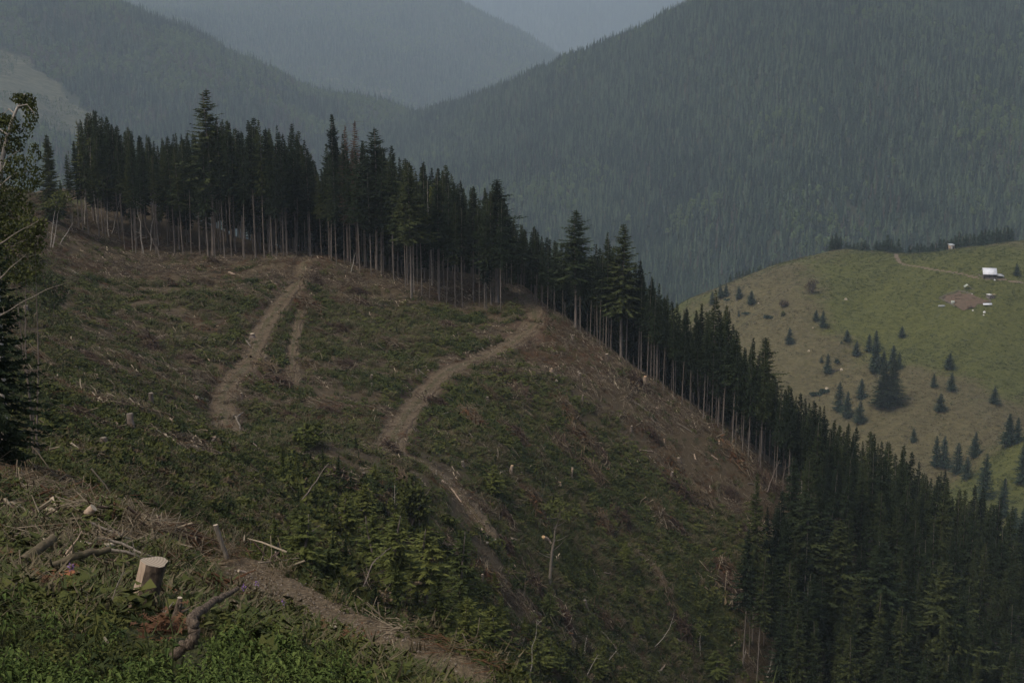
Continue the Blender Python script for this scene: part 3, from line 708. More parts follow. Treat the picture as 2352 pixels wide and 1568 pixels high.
# brash: twigs, bark and broken branches lying mostly down the fall line
def brash_mesh(seed, n, L, r, spread, mats, flat=.2, align=0.):
    g = np.random.default_rng(seed); a = Acc()
    for k in range(len(mats)): stick_acc(a, g, max(1, n//len(mats)), L, r, spread, flat, k, align if k == 0 else None)
    return a.mesh('brash', mats)
B_ = [brash_mesh(11, 13, 1.1, .024, .5, ['grey_stick','brown_brash']), brash_mesh(12, 15, .8, .024, .4, ['dark_brash','grey_stick']), brash_mesh(13, 16, .7, .024, .35, ['red_brash','brown_brash'], .4),
      brash_mesh(14, 5, 1.9, .034, .7, ['grey_stick']), brash_mesh(15, 3, .40, .05, .4, ['pale_chip'], .2), brash_mesh(16, 18, .9, .022, .3, ['dark_brash','grey_stick'], .6)]
X, Y = near_points(lambda y: .5 if y < 30 else (4.2 if y < 110 else 4.0), 15, 275)
Z = near.H(X, Y); k = seen(X, Y, Z); X, Y, Z = X[k], Y[k], Z[k]
cov = near_cover(X, Y); tr = np.full(X.shape, 99.)
for t in tracks.values(): tr = np.minimum(tr, t.dist(X, Y)[0]/t.w)
s_ = X*.80+Y*.6; t_ = X*.6-Y*.80
strk = fbm(s_/14, t_/2.6, 3, 401)
pr = np.clip((.85-cov)*1.2, .12, 1)*np.clip((strk-.40)*5.5, .10, 1)*np.where(tr < 1.0, .12, 1)
ins = inpoly(STAND, X, Y)
k = (rng.random(len(X)) < pr) & ~(ins & (edist(EDGE, X, Y) > 10)); X, Y, Z = X[k], Y[k], Z[k]
zx, zy = normals(near, X, Y); al = math.atan2(.6*-1, .80)*1.0
rot = tilt(zx, zy, 1, spin=math.atan2(-.60, .80)+rng.normal(0, .95, len(X)))
idx = rng.choice([0,0,1,1,1,1,2,3,4,5,5,5], len(X)); redz = fbm(X/7, Y/7, 2, 402) > .60; idx = np.where(redz & (rng.random(len(X)) < .5), 2, idx)
scatter('brash', B_, np.stack([X, Y, Z+.03], 1), rot, rng.uniform(.6, 1.5, len(X)), idx, 'brown and grey felling litter of twigs and broken branches strewn over the slope', 'brash')
# brushwood: waist-high bramble, hazel and fir scrub, thickest in the gully
GULLY = [(-50,940),(300,950),(560,1010),(760,1075),(900,1140),(1100,1235),(1250,1390),(1540,1640),(1000,1640),(820,1480),(560,1300),(300,1180),(-50,1075)]
X, Y = near_points(lambda y: 1.4 if y < 150 else .6, 34, 262); Z = near.H(X, Y); k = seen(X, Y, Z, .03); X, Y, Z = X[k], Y[k], Z[k]
px, py = proj(X, Y, Z); ing = inpoly(GULLY, px, py); cov = near_cover(X, Y); tr = np.full(X.shape, 99.)
for t in tracks.values(): tr = np.minimum(tr, t.dist(X, Y)[0]/t.w)
pt = fbm(X/6, Y/6, 3, 601)
pr = np.where(ing, np.clip((pt-.30)*4, .1, .95), np.clip((pt-.50)*3.0, 0, .5)*np.clip((cov-.4)*3, 0, 1)); ins = inpoly(STAND, X, Y)
k = (rng.random(len(X)) < pr) & (tr > 2.2) & ~ins & ~((py > 1040) & (px < 500) & (Y < 45)); X, Y, Z, ing = X[k], Y[k], Z[k], ing[k]; cov = cov[k]
def lob1(g, r, h): return [(g.uniform(-.5,.5)*r, g.uniform(-.5,.5)*r, h*g.uniform(.25,.65), r*g.uniform(.4,.7), h*g.uniform(.25,.4)) for _ in range(5)]
gb = np.random.default_rng(8)
SB = [leafy_mesh(61, lob1(gb,.9,1.1), 190, .19, 'dark_leaf'), leafy_mesh(62, lob1(gb,.8,.9), 170, .18, 'leaves_shrub'), leafy_mesh(63, lob1(gb,1.0,.8), 180, .20, 'weed_leaf'), spruce_mesh(64, 2.2, .04, .75, 2.2, ('needles_young',), .22, 7, .26, droop=.7), spruce_mesh(65, 1.8, .04, .6, 2.2, ('needles_dark',), .22, 7, .24, droop=.7),
      brash_mesh(66, 26, 1.5, .02, .45, ['dark_brash','grey_stick'], .9), leafy_mesh(67, lob1(gb,.8,.7), 150, .16, 'brown_brash')]
fl = (X/Y < -.17) & ing; idx = np.where(fl, rng.choice([0,2,2,5,6,6,1], len(X)), np.where(ing, rng.choice([0,0,0,1,1,1,2,2,2,3,4,5,6,6], len(X)), rng.choice([0,0,0,2,1,4,6], len(X))))
scatter('brushwood', SB, np.stack([X, Y, Z-.05], 1), np.stack([rng.normal(0,.1,len(X)), rng.normal(0,.1,len(X)), rng.uniform(0,6.28,len(X))], 1), rng.uniform(.55, 1.35, len(X))*np.where(fl, .7, np.where(ing, 1.05, .62))*np.clip(Y/75, .5, 1), idx, 'dense dark brushwood and scrub filling the gully and dotting the clearing', 'brushwood')
# stones and chips on the tracks
P = []
for key, t in tracks.items():
    n = {'upper': 800, 'lower': 800, 'spur': 300, 'rut': 150, 'near': 1800}[key]
    i = rng.uniform(0, len(t.q)-1.001, n); a_ = i.astype(int); f = (i-a_)[:,None]; q = t.q[a_]*(1-f)+t.q[a_+1]*f
    q = q+rng.normal(0, t.w*.55, (n, 2)); s = rng.uniform(.4, 1.3, n)*(.24 if key == 'near' else 1)
    P.append(np.column_stack([q, near.H(q[:,0], q[:,1]), s]))
P = np.concatenate(P)
def stone_mesh(seed, mat='stone'):
    g = np.random.default_rng(seed); a = Acc(); V = np.array([(1,0,0),(-1,0,0),(0,1,0),(0,-1,0),(0,0,.7),(0,0,-.5)])*.11*g.uniform(.6, 1.4, (6,1))
    a.add(V, [(0,2,4),(2,1,4),(1,3,4),(3,0,4),(2,0,5),(1,2,5),(3,1,5),(0,3,5)]); return a.mesh('stone', [mat])
scatter('loose_stones', [stone_mesh(1), stone_mesh(2), stone_mesh(3), stone_mesh(5, 'grey_stick'), stone_mesh(4, 'brown_brash')], P[:,:3]+[0,0,.03], rng.uniform(0, 6.28, (len(P), 3)), P[:,3], rng.integers(0, 5, len(P)), 'pale loose stones and chips scattered along the dirt tracks', 'stones')

# ---------------------------------------------------------------- foreground weeds
def fg_mask(px, py):  # the leafy bank at the bottom left of the view
    line = np.interp(px, [-200, 0, 120, 260, 330, 420, 520, 620, 760, 850, 950, 1060, 1300], [1330, 1330, 1375, 1400, 1395, 1420, 1395, 1400, 1470, 1520, 1600, 1640, 1700])
    return py-48 > line
X, Y = near_points(lambda y: 62 if y < 18 else 34, 7.5, 32, .5)
Z = near.H(X, Y); px, py = proj(X, Y, Z)
k = fg_mask(px, py+rng.normal(0, 14, len(px))) | ((rng.random(len(px)) < .12) & (tracks['near'].dist(X, Y)[0] > 1.2)); X, Y, Z, px, py = X[k], Y[k], Z[k], px[k], py[k]
STP = near.pick(340, 1405, ymin=12)
_cl = [[(270,1330),(400,1330),(405,1500),(255,1500)],[(375,1400),(560,1330),(575,1430),(500,1500),(470,1555),(385,1555)]]; _th = [(10,1225),(270,1225),(270,1340),(225,1430),(110,1430),(10,1350)]
def clear_of_stump(X, Y):
    px, py = proj(X, Y, near.H(X, Y)); return ~inpoly(_cl[0], px, py) & ~inpoly(_cl[1], px, py) & ~(inpoly(_th, px, py) & (rng.random(len(px)) < .8))
k = clear_of_stump(X, Y); X, Y, Z, px, py = X[k], Y[k], Z[k], px[k], py[k]
LP = [leaf_plant(21, .42, 15, .085, .050, 'bright_leaf'), leaf_plant(22, .55, 19, .080, .045, 'bright_leaf'), leaf_plant(23, .34, 12, .075, .050, 'weed_leaf'), leaf_plant(24, .48, 16, .12, .075, 'bright_leaf', .8),
      leaf_plant(25, .30, 11, .13, .10, 'dark_leaf', .9), clump(26, 90, .20, .26, .06, 'weed_leaf'), tuft(27, 26, .42, .006, .06, 'green_grass', .7), leaf_plant(28, .36, 20, .05, .025, 'weed_leaf'), clump(29, 80, .2, .2, .05, 'dark_leaf')]
zone = fbm(X/1.3, Y/1.3, 2, 501)
idx = np.where(zone < .42, rng.choice([0,1,1,2,3], len(X)), np.where(zone < .56, rng.choice([1,0,7,2,3,4], len(X)), rng.choice([2,4,0,5,7,6], len(X))))
left = (px < 330) & (py < 1500); idx = np.where(left & (rng.random(len(X)) < .6), rng.choice([7,5,2,8,6], len(X)), idx)
scatter('foreground_weeds', LP, np.stack([X, Y, Z], 1), np.stack([rng.normal(0,.12,len(X)), rng.normal(0,.12,len(X)), rng.uniform(0,6.28,len(X))], 1), rng.uniform(.36, .72, len(X)), idx, 'bright green broad-leaved weeds covering the bank at the bottom left', 'weeds')
# finer low growth over the rest of the near bank
X, Y = near_points(lambda y: 26 if y < 26 else 15, 12, 58, .45)
Z = near.H(X, Y); px, py = proj(X, Y, Z); cov = near_cover(X, Y); d = tracks['near'].dist(X, Y)[0]
k = seen(X, Y, Z) & clear_of_stump(X, Y) & (~fg_mask(px, py-40) | (rng.random(len(X)) < .15)) & (d > .80+.4*rng.random(len(X))) & (rng.random(len(X)) < np.clip((cov-.25)*1.8, .12, 1)); X, Y, Z = X[k], Y[k], Z[k]
LW = [clump(31, 60, .22, .24, .075, 'weed_leaf'), clump(32, 60, .24, .18, .07, 'dark_leaf'), tuft(33, 26, .4, .008, .08, 'green_grass', .7), tuft(34, 24, .42, .008, .08, 'dry_grass', .8), leaf_plant(35, .4, 18, .075, .04, 'weed_leaf'), clump(36, 50, .2, .3, .07, 'leaves_shrub')]
scatter('bank_weeds', LW, np.stack([X, Y, Z], 1), np.stack([rng.normal(0,.12,len(X)), rng.normal(0,.12,len(X)), rng.uniform(0,6.28,len(X))], 1), rng.uniform(.6, 1.4, len(X)), rng.choice([0,0,1,1,2,3,4,5], len(X)), 'low green and dry growth over the near bank around the gravel path', 'weeds')
# fine twigs lying on the near bank, thickest in the windrow above the gravel path
X, Y = near_points(lambda y: 13, 15, 60, .45)
Z = near.H(X, Y); px, py = proj(X, Y, Z)
wl = [(0,1085),(60,1110),(130,1145),(210,1165),(300,1195),(400,1235),(480,1275),(540,1305)]
WR = [tuple(near.pick(*p, fn=near.base)[:2]) for p in wl]; PR = [tuple(near.pick(*p, fn=near.base)[:2]) for p in [(120,1230),(200,1250),(270,1270),(330,1290)]]; PE = [tuple(near.pick(*p)[:2]) for p in [(800,1490),(860,1520),(930,1545),(1010,1567)]]
dd = edist(WR, X, Y); d2 = edist(PR, X, Y); d3 = edist(PE, X, Y)
k = seen(X, Y, Z) & (tracks['near'].dist(X, Y)[0] > .5) & (rng.random(len(X)) < (.035+.65*np.exp(-(dd/.95)**2)+.6*np.exp(-(d2/.7)**2)+.5*np.exp(-(d3/1.0)**2))); X, Y, Z, dd = X[k], Y[k], Z[k], dd[k]
TWG = [brash_mesh(41, 14, .8, .008, .2, ['grey_stick','brown_brash']), brash_mesh(42, 16, .55, .007, .16, ['red_brash','brown_brash'], .4), brash_mesh(43, 10, 1.1, .011, .2, ['grey_stick'], .2), brash_mesh(44, 18, .5, .006, .14, ['brown_brash','grey_stick'], .7)]
scatter('twig_litter', TWG, np.stack([X, Y, Z+.03+.22*np.exp(-(dd/1.0)**2)*rng.random(len(X))], 1), np.stack([rng.normal(0,.15,len(X)), rng.normal(0,.15,len(X)), -.65+rng.normal(0,.5,len(X))], 1), rng.uniform(.6, 1.5, len(X)), rng.integers(0, 4, len(X)), 'fine dead twigs raked into a windrow across the near bank', 'twigs')

# ---------------------------------------------------------------- far woods, nobody could count them
def far_spruce(seed, h, r, tiers, nb, mat, trunk=True):
    g = np.random.default_rng(seed); a = Acc(); T = []
    for k in range(tiers):
        t = k/tiers; z = h*(.16+.80*t); rr = r*(1-t)**.8*g.uniform(.85, 1.15)+.12
        for b in range(nb):
            az = (b+g.uniform(0, 1))*6.283/nb; o = np.array([math.cos(az), math.sin(az), 0]); s = np.array([-o[1], o[0], 0]); L = rr*g.uniform(.75, 1.2); zz = z+g.uniform(-.4, .4)
            T.append([[0,0,zz+h*.11], o*L+s*L*.42+[0,0,zz-L*.35], o*L-s*L*.42+[0,0,zz-L*.35]])
    a.tris(T)
    if trunk: a.tris([[(-.15,0,0),(.15,0,0),(0,0,h)],[(0,-.15,0),(0,.15,0),(0,0,h)]], 1)
    return a.mesh('tree', [mat, 'spruce_bark'])
def far_round(seed, h, r, n, mat):
    g = np.random.default_rng(seed); T = []
    for i in range(n):
        v = g.normal(0, 1, 3); v /= np.linalg.norm(v); v[2] = abs(v[2])*1.1-.35; p = v*np.array([r, r, h*.36])*g.uniform(.75, 1.1)+[0,0,h*.58]
        d = g.normal(0, 1, 3); d /= np.linalg.norm(d); q = np.cross(d, v); q /= np.linalg.norm(q)+1e-9; s = r*.42
        T.append([p-q*s*.6, p+q*s*.6, p+d*s])
    a = Acc(); a.tris(T); a.tris([[(-.2,0,0),(.2,0,0),(0,0,h*.7)]], 1); return a.mesh('tree', [mat, 'spruce_bark'])
FT = [far_spruce(51, 22, 2.6, 8, 6, 'needles_far'), far_spruce(52, 25, 2.4, 9, 6, 'needles_far'), far_spruce(53, 18, 2.7, 7, 6, 'needles_far'), far_round(54, 19, 3.6, 90, 'leaves_far'), far_round(55, 16, 3.0, 80, 'leaves_far'), far_spruce(56, 21, 1.9, 7, 5, 'needles_far_brown')]
def wood(name, surf, y0, y1, u0, u1, spacing, label, far=1, excl=None, leafy=lambda X, Y: .05*np.ones(len(X)), brown=.015, keep=None, sc=1.0):
    y0 *= far; y1 *= far; n = int((u1-u0)/2*(y1*y1-y0*y0)/spacing**2); Y = np.sqrt(rng.uniform(y0*y0, y1*y1, n)); X = rng.uniform(u0, u1, n)*Y
    Z = surf.H(X, Y); px, py = proj(X, Y, Z+20); k = (px > -120)&(px < 2470)&(py > -60)&(py < 900)
    # ground turned away behind a ridge is left out, apart from its first rows
    us = np.linspace(u0, u1, 160); Ys = np.linspace(y0, y1, 160); UU, YY = np.meshgrid(us, Ys); hr = np.maximum.accumulate(surf.H(UU*YY, YY)/YY, 0)
    iu = np.clip(((X/Y-u0)/(u1-u0)*159).astype(int), 0, 159); iy = np.clip(((Y-y0)/(y1-y0)*159).astype(int)-1, 0, 159)
    k &= (Z+26)/Y > hr[iy, iu]
    for ex in (excl or []): k &= ~inpoly(ex, X+14*(vn(X/25, Y/25, 3)-.5), Y+14*(vn(X/25, Y/25, 4)-.5))
    if keep is not None: k &= keep(X, Y, Z)
    X, Y, Z = X[k], Y[k], Z[k]; n = len(X); lf = rng.random(n) < leafy(X, Y)
    patch = fbm(X/60, Y/90, 3, 77) > .62
    br = (rng.random(n) < np.where(patch, brown*8, brown*.4))
    idx = np.where(br, 5, np.where(lf, rng.choice([3,4], n), rng.choice([0,1,2,0], n)))
    s = rng.uniform(.65, 1.15, n)*sc*(.85+.3*fbm(X/50, Y/50, 2, 78))
    print(name, n)
    return scatter(name, FT, np.stack([X, Y, Z-.5], 1), np.stack([np.zeros(n), np.zeros(n), rng.uniform(0, 6.28, n)], 1), np.stack([s*rng.uniform(.9,1.15,n), s, s*rng.uniform(.85,1.2,n)], 1), idx, label, 'forest')
wood('right_mountain_forest', mtn_r, 1050, 2700, -.22, .46, 5.0, 'dense grey-green spruce forest covering the big mountain on the right', FR, [CLEAR3], lambda X, Y: np.clip((fbm(X/110, Y/140, 3, 91)-.57)*1.8, .02, .4), sc=.9)
wood('left_mountain_forest', mtn_l, 1100, 2350, -.46, .02, 6.4, 'mixed forest of spruce and lighter broadleaf crowns on the left mountain', FL, [CLEAR], lambda X, Y: np.clip((fbm(X/120, Y/110, 3, 92)-.44)*4.0, .03, .85), .05)
wood('middle_mountain_forest', mtn_m, 2500, 4200, -.46, .14, 11, 'hazy forest on the mountain behind the valley', FM, [CLEAR2], lambda X, Y: np.clip((fbm(X/240, Y/220, 3, 93)-.44)*3.2, .05, .8), .03, sc=1.2)
wood('far_mountain_forest', mtn_f, 4000, 5700, .0, .30, 13, 'faint blue forest on the far mountain slope', FF, sc=1.7)
wood('distant_mountain_forest', mtn_b, 6000, 9300, -.25, .30, 26, 'faint forest on the most distant pale mountain', FB, sc=2.6)

n = 2600; Pc = np.array(CLEAR); X = rng.uniform(Pc[:,0].min(), Pc[:,0].max(), n*3); Y = rng.uniform(Pc[:,1].min(), Pc[:,1].max(), n*3); k = inpoly(CLEAR, X, Y) & (fbm(X/50, Y/50, 3, 5) > .47); X, Y = X[k], Y[k]; Z = mtn_l.H(X, Y)
scatter('clearing_scrub', [FT[3], FT[2]], np.stack([X, Y, Z], 1), np.stack([0*X, 0*X, rng.uniform(0, 6.28, len(X))], 1), rng.uniform(.10, .34, len(X)), rng.integers(0, 2, len(X)), 'sparse scrub dotting the pale clearing on the left mountain', 'scrub')

# ================================================================ trees that can be told apart
Fp = lambda Y: F/Y                     # rough picture pixels per metre
TR = {}                                 # shared crown / trunk meshes
def lib(key, fn):
    if key not in TR: TR[key] = fn()
    return TR[key]
STANDV = []
for i in range(7):
    cb = [.50,.45,.54,.42,.47,.34,.42][i]
    STANDV.append((24, lib(('sc', i), lambda: spruce_mesh(100+i, 24, cb, [2.8,3.2,2.4,3.5,2.9,3.9,3.2][i], 1.7, ('needles_dark',), .50, 7, .60, gap=.08, pw=1.0)), lib(('st', i), lambda: trunk_mesh(100+i, 24, cb, [.11,.13,.09,.12,.10,.15,.115][i], stubs=44))))
FULLV = [(12, lib(('fc', i), lambda: spruce_mesh(140+i, 12, .04, [2.5,2.2,2.8][i], 1.25, ('needles_meadow',), .36, 8, .62, droop=.8, pw=.9)), lib(('ft', i), lambda: trunk_mesh(140+i, 12, .04, .16, stubs=2))) for i in range(3)]
BIGV = [(24, lib(('bc', i), lambda: spruce_mesh(150+i, 24, .05, [3.6,3.2][i], 1.3, ('needles_dark',), .55, 9, .85, droop=1.0)), lib(('bt', i), lambda: trunk_mesh(150+i, 24, .05, .28, stubs=4))) for i in range(2)]
DEADV = [(24, lib(('dc', i), lambda: spruce_mesh(160+i, 24, .30, 1.8, 1.2, ('needles_dead',), .45, 7, .55, gap=.15)), lib(('dt', i), lambda: trunk_mesh(160+i, 24, .9, .17, 'dead_bark', stubs=110, stublen=.7))) for i in range(2)]
THINV = [(22, lib(('tc', i), lambda: spruce_mesh(170+i, 22, .35, 1.9, .8, ('needles_young',), .75, 5, .62, gap=.22)), lib(('tt', i), lambda: trunk_mesh(170+i, 22, .35, .12, stubs=20))) for i in range(2)]
YOUNGV = [(7, lib(('yc', i), lambda: spruce_mesh(180+i, 7, [.10,.18,.06,.30][i], [1.7,1.5,1.9,1.4][i], 1.7, ('needles_young',), .30, 7, .40, gap=.06, droop=.7)), lib(('yt', i), lambda: trunk_mesh(180+i, 7, .2, .07, stubs=14))) for i in range(4)]
g0 = np.random.default_rng(5)
def slim_lobes(h, g, w=1.0): return [(g.normal(0,.5)*w, g.normal(0,.5)*w, z, w*g.uniform(.7,1.2)*(1.25-z/h), .9) for z in np.linspace(.42*h, .97*h, 9)]
SLIMV = [(14, lib(('lc', i), lambda: leafy_mesh(190+i, slim_lobes(14, g0, 1.15), 900, .26, 'leaves_shrub', hang=.2)), lib(('lt', i), lambda: branchy_mesh(190+i, 14, .09, 'birch_bark', 16, .10, .8))) for i in range(3)]

def tree(kind, X, Y, h, label, cat='tree', group=None, surf=near, name='spruce_tree', wd=1.0, lean=(0,0), fn=None, Z=None, rz=None):
    H0, cm, tm = kind; z = float((fn or surf.H)(np.array([X]), np.array([Y]))[0]) if Z is None else Z
    s = h/H0; e = empty(name, (X, Y, z), label, cat, group, rz=rng.uniform(0, 6.28) if rz is None else rz, rx=lean[0], ry=lean[1], sc=(s*wd, s*wd, s))
    link('trunk', tm, e); link('crown', cm, e)
    return e
def tree_px(kind, px, pyb, pyt, label, group=None, surf=near, name='spruce_tree', cat='tree', wpx=None, Y=None, lean=(0,0), ymin=None, natw=None):
    """tree whose foot and tip are seen at these places"""
    if Y is None: p = surf.pick(px, pyb, ymin=ymin)
    else:
        u, r = ur(px, pyb); p = np.array([u*Y, Y, float(surf.H(np.array([u*Y]), np.array([Y]))[0])])
    ub, rt = ur(px, pyt); h = rt*p[1]-p[2]
    wd = 1.0
    if wpx and natw: wd = np.clip(wpx*.5/Fp(p[1])/(natw*.58*h/kind[0]), .6, 2.8)
    return tree(kind, p[0], p[1], max(h, .5), label, cat, group, surf, name, wd, lean, Z=p[2])

# ---- the uncut stand: every tree placed first, then the ones that show most become things
SKY = [(0,470),(90,470),(110,400),(165,330),(185,262),(215,250),(240,258),(262,285),(330,296),(350,320),(400,305),(430,300),(465,290),(500,262),(520,258),(545,285),(575,262),(625,258),(660,275),(690,288),(715,330),(735,372),(752,330),(770,300),(830,300),(868,295),(890,310),(930,360),(955,370),(990,368),(1030,378),(1070,420),(1100,430),(1142,412),(1165,450),(1200,510),(1235,520),(1272,545),(1300,560),(1322,520),(1345,575),(1395,540),(1425,530),(1450,590),(1468,598),(1510,655),(1545,685),(1590,705),(1625,680),(1665,702),(1700,745),(1745,778),(1772,850),(1835,895),(1900,920),(1950,965),(2000,990),(2060,1012),(2110,1050),(2200,1090),(2290,1130),(2352,1180),(2500,1230)]
skx = [a for a, b in SKY]; sky_ = [b for a, b in SKY]
T = []
def accept(px, py): return True
def add_tree(X, Y, row, hmin=13, hmax=27):
    if row > 1 and abs(X) > .44*Y: return
    z = float(near.base(np.array([X]), np.array([Y]))[0]); px, _ = proj(X, Y, z+15)
    if px < 150 or px > 2420: return
    h = rng.normal(22.5, 2.4) if row > 0 else rng.normal(22, 3)
    if px > 1650: h = rng.normal(19, 3)
    h = min(max(h, hmin), hmax)
    lim = np.interp(px, skx, sky_) + abs(rng.normal(0, 32))
    u, r = ur(px, lim); hc = r*Y-z
    if hc < 7: return
    T.append([X, Y, z, min(h, hc), row, px])
ed = np.array(EDGE); dl = np.r_[0, np.cumsum(np.hypot(*np.diff(ed, axis=0).T))]
cen = np.array([60., 300.])
s = 0.
while s < dl[-1]:
    x = np.interp(s, dl, ed[:,0]); y = np.interp(s, dl, ed[:,1]); x2 = np.interp(s+1, dl, ed[:,0]); y2 = np.interp(s+1, dl, ed[:,1])
    n = np.array([-(y2-y), x2-x]); n /= np.linalg.norm(n)+1e-9
    off = rng.uniform(.3, 2.2); q = (x+n[0]*off, y+n[1]*off)
    if not inpoly(STAND, np.array([q[0]]), np.array([q[1]]))[0]: q = (x-n[0]*off, y-n[1]*off)
    add_tree(q[0], q[1], 0); s += rng.uniform(1.0, 2.6)
pts = []
cand = 22000; Yc = np.sqrt(rng.uniform(150**2, 330**2, cand)); Xc = rng.uniform(-.42, .46, cand)*Yc
ok = inpoly(STAND, Xc, Yc); Xc, Yc = Xc[ok], Yc[ok]; de = edist(EDGE, Xc, Yc)
placed = [(t[0], t[1]) for t in T]
for x, y, d in zip(Xc, Yc, de):
    lim = 82 if x < 20 else 175
    if d > lim or d < 1.5: continue
    a_ = np.array(placed); md = 2.5 if d < 20 else (3.0 if x < 20 else 3.2)
    if ((a_[:,0]-x)**2+(a_[:,1]-y)**2).min() < md*md: continue
    placed.append((x, y)); add_tree(x, y, 1 if d < 8 else 2)
T.sort(key=lambda t: -t[1])
# rough visibility count, far to near
S4 = 4; buf = np.full((392, 588), -1)
hor_u = np.linspace(-.5, .5, 260)
for i, (X, Y, z, h, row, px) in enumerate(T):
    x0, y0 = proj(X, Y, z); x1, y1 = proj(X, Y, z+h); hw = 2.0*Fp(Y)
    zb = z+h*.42; _, yb = proj(X, Y, zb)
    for yy in range(int(max(y1, 0)/S4), int(min(yb, 1567)/S4)+1):
        if yy >= 392: break
        f = (yy*S4-y1)/(yb-y1+1e-6); w_ = hw*min(1, f**.8+.05); a1 = int((x1-w_)/S4); a2 = int((x1+w_)/S4)+1
        buf[yy, max(a1, 0):max(min(a2, 588), 0)] = i
    if yb < y0: buf[max(int(yb/S4), 0):max(min(int(y0/S4), 392), 0), min(max(int(x0/S4), 0), 587)] = i
cnt = np.bincount(buf[buf >= 0].ravel(), minlength=len(T)); order = np.argsort(-cnt)
print('stand trees', len(T), 'visible', (cnt > 0).sum())
NIND = 165
picked = set(order[:NIND].tolist())
ZONES = [(0,330,'leftmost part of the stand'),(330,560,'stand under the tallest tree'),(560,690,'stand just left of the upper track'),(690,800,'stand just right of the upper track'),(800,900,'stand below the brown dead pair'),
         (900,1030,'stand around the thickest pale trunk'),(1030,1165,'stand left of the road bend'),(1165,1320,'stand just right of the road bend'),(1320,1470,'stand under the two big crest spruces'),(1470,1650,'stand left of the meadow'),
         (1650,1780,'upper wood below the meadow'),(1780,1900,'lower wood below the meadow'),(1900,2130,'dark wood at the bottom right'),(2130,3000,'bottom right corner wood')]
def zone(px):
    for a_, b_, t_ in ZONES:
        if a_ <= px < b_: return t_
ORD = ['first','second','third','fourth','fifth','sixth','seventh','eighth','ninth','tenth','eleventh','twelfth','thirteenth','fourteenth','fifteenth','sixteenth','seventeenth','eighteenth','nineteenth','twentieth','twenty-first','twenty-second','twenty-third','twenty-fourth','twenty-fifth','twenty-sixth','twenty-seventh','twenty-eighth']
sky_id = set()
for cx in range(588):
    col_ = buf[:, cx]; f_ = np.nonzero(col_ >= 0)[0]
    if len(f_): sky_id.add(int(col_[f_[0]]))
bins = {}; TIER = ['topmost','upper','upper middle','middle','lower middle','lower','lowest']
for i in picked:
    row = T[i][4]; kd = 0 if row == 0 else (1 if i in sky_id else 2+int(np.clip((proj(T[i][0], T[i][1], T[i][2]+T[i][3])[1]-780)//110, 0, 6)) if T[i][5] > 1650 else 1 if i in sky_id else 2); bins.setdefault((zone(T[i][5]), kd), []).append(i)
LAB = {}
for (zn, kd), l in bins.items():
    l.sort(key=lambda i: T[i][5])
    for q, i in enumerate(l):
        LAB[i] = (ORD[min(q, 23)]+' bare-trunked front spruce, '+zn, 'front spruces, '+zn) if kd == 0 else ((ORD[min(q, 23)]+' spruce top from left on the skyline, '+zn, 'skyline spruces, '+zn) if kd == 1 else (ORD[min(q, 23)]+' crown from left in the '+TIER[kd-2]+' tier, '+zn, 'inner spruces, '+zn))
# a tree is described by its part of the stand, its row and its bearing
stuff_pts = []
for i, (X, Y, z, h, row, px) in enumerate(T):
    if i in picked:
        v = STANDV[int(rng.choice(7, p=[.2,.17,.16,.15,.16,.06,.10]))] if px < 1640 or row == 0 else STANDV[int(rng.choice([3,5,6,1]))]
        if rng.random() < .03 and px < 1100: v = THINV[int(rng.integers(2))]
        lab, grp = LAB[i]
        ln = (rng.normal(0, .015), rng.normal(0, .015))
        tree(v, X, Y, h, lab, group=grp, Z=z-.1, lean=ln, wd=rng.uniform(.72, 1.15)*(1.1 if px > 1650 else 1))
    else: stuff_pts.append((X, Y, z, h, row))
def combo(v, mats):                      # crown and trunk as one source mesh for the uncountable rest
    bm = []; a = Acc()
    for k, me in enumerate((v[1], v[2])):
        co = np.empty(len(me.vertices)*3); me.vertices.foreach_get('co', co); co = co.reshape(-1, 3)
        tri = [tuple(p.vertices) for p in me.polygons]; t3 = [t for t in tri if len(t) == 3]; t4 = [t for t in tri if len(t) == 4]; n0 = a.n
        a.V.append(co); a.n += len(co)
        if t3: a.F.append((np.array(t3)+n0, k))
        if t4: a.F.append((np.array(t4)+n0, k))
    return a.mesh('spruce', mats)
sp_ = np.array(stuff_pts); print('stuff trees', len(sp_))
LOWV = [(24, spruce_mesh(130+i, 24, .16, [2.5,2.9][i], 1.1, ('needles_dark',), .6, 7, .9, gap=.05, pw=.7), trunk_mesh(130+i, 24, .2, .17, stubs=10)) for i in range(2)]
CM = [combo(v, ['needles_dark', 'spruce_bark']) for v in (STANDV[0], STANDV[2], STANDV[3], STANDV[4], STANDV[5], LOWV[0], LOWV[1])]
ss = sp_[:,3]/24
scatter('spruce_stand', CM, sp_[:,:3], np.stack([np.zeros(len(ss)), np.zeros(len(ss)), rng.uniform(0, 6.28, len(ss))], 1), np.stack([ss*rng.uniform(.8,1.1,len(ss)), ss*.95, ss], 1), np.where(sp_[:,4] < 2, rng.integers(0, 5, len(ss)), rng.choice([0,2,3,5,6,5,6], len(ss))), 'inner mass of the dark spruce stand, its trees too crowded to count', 'forest')

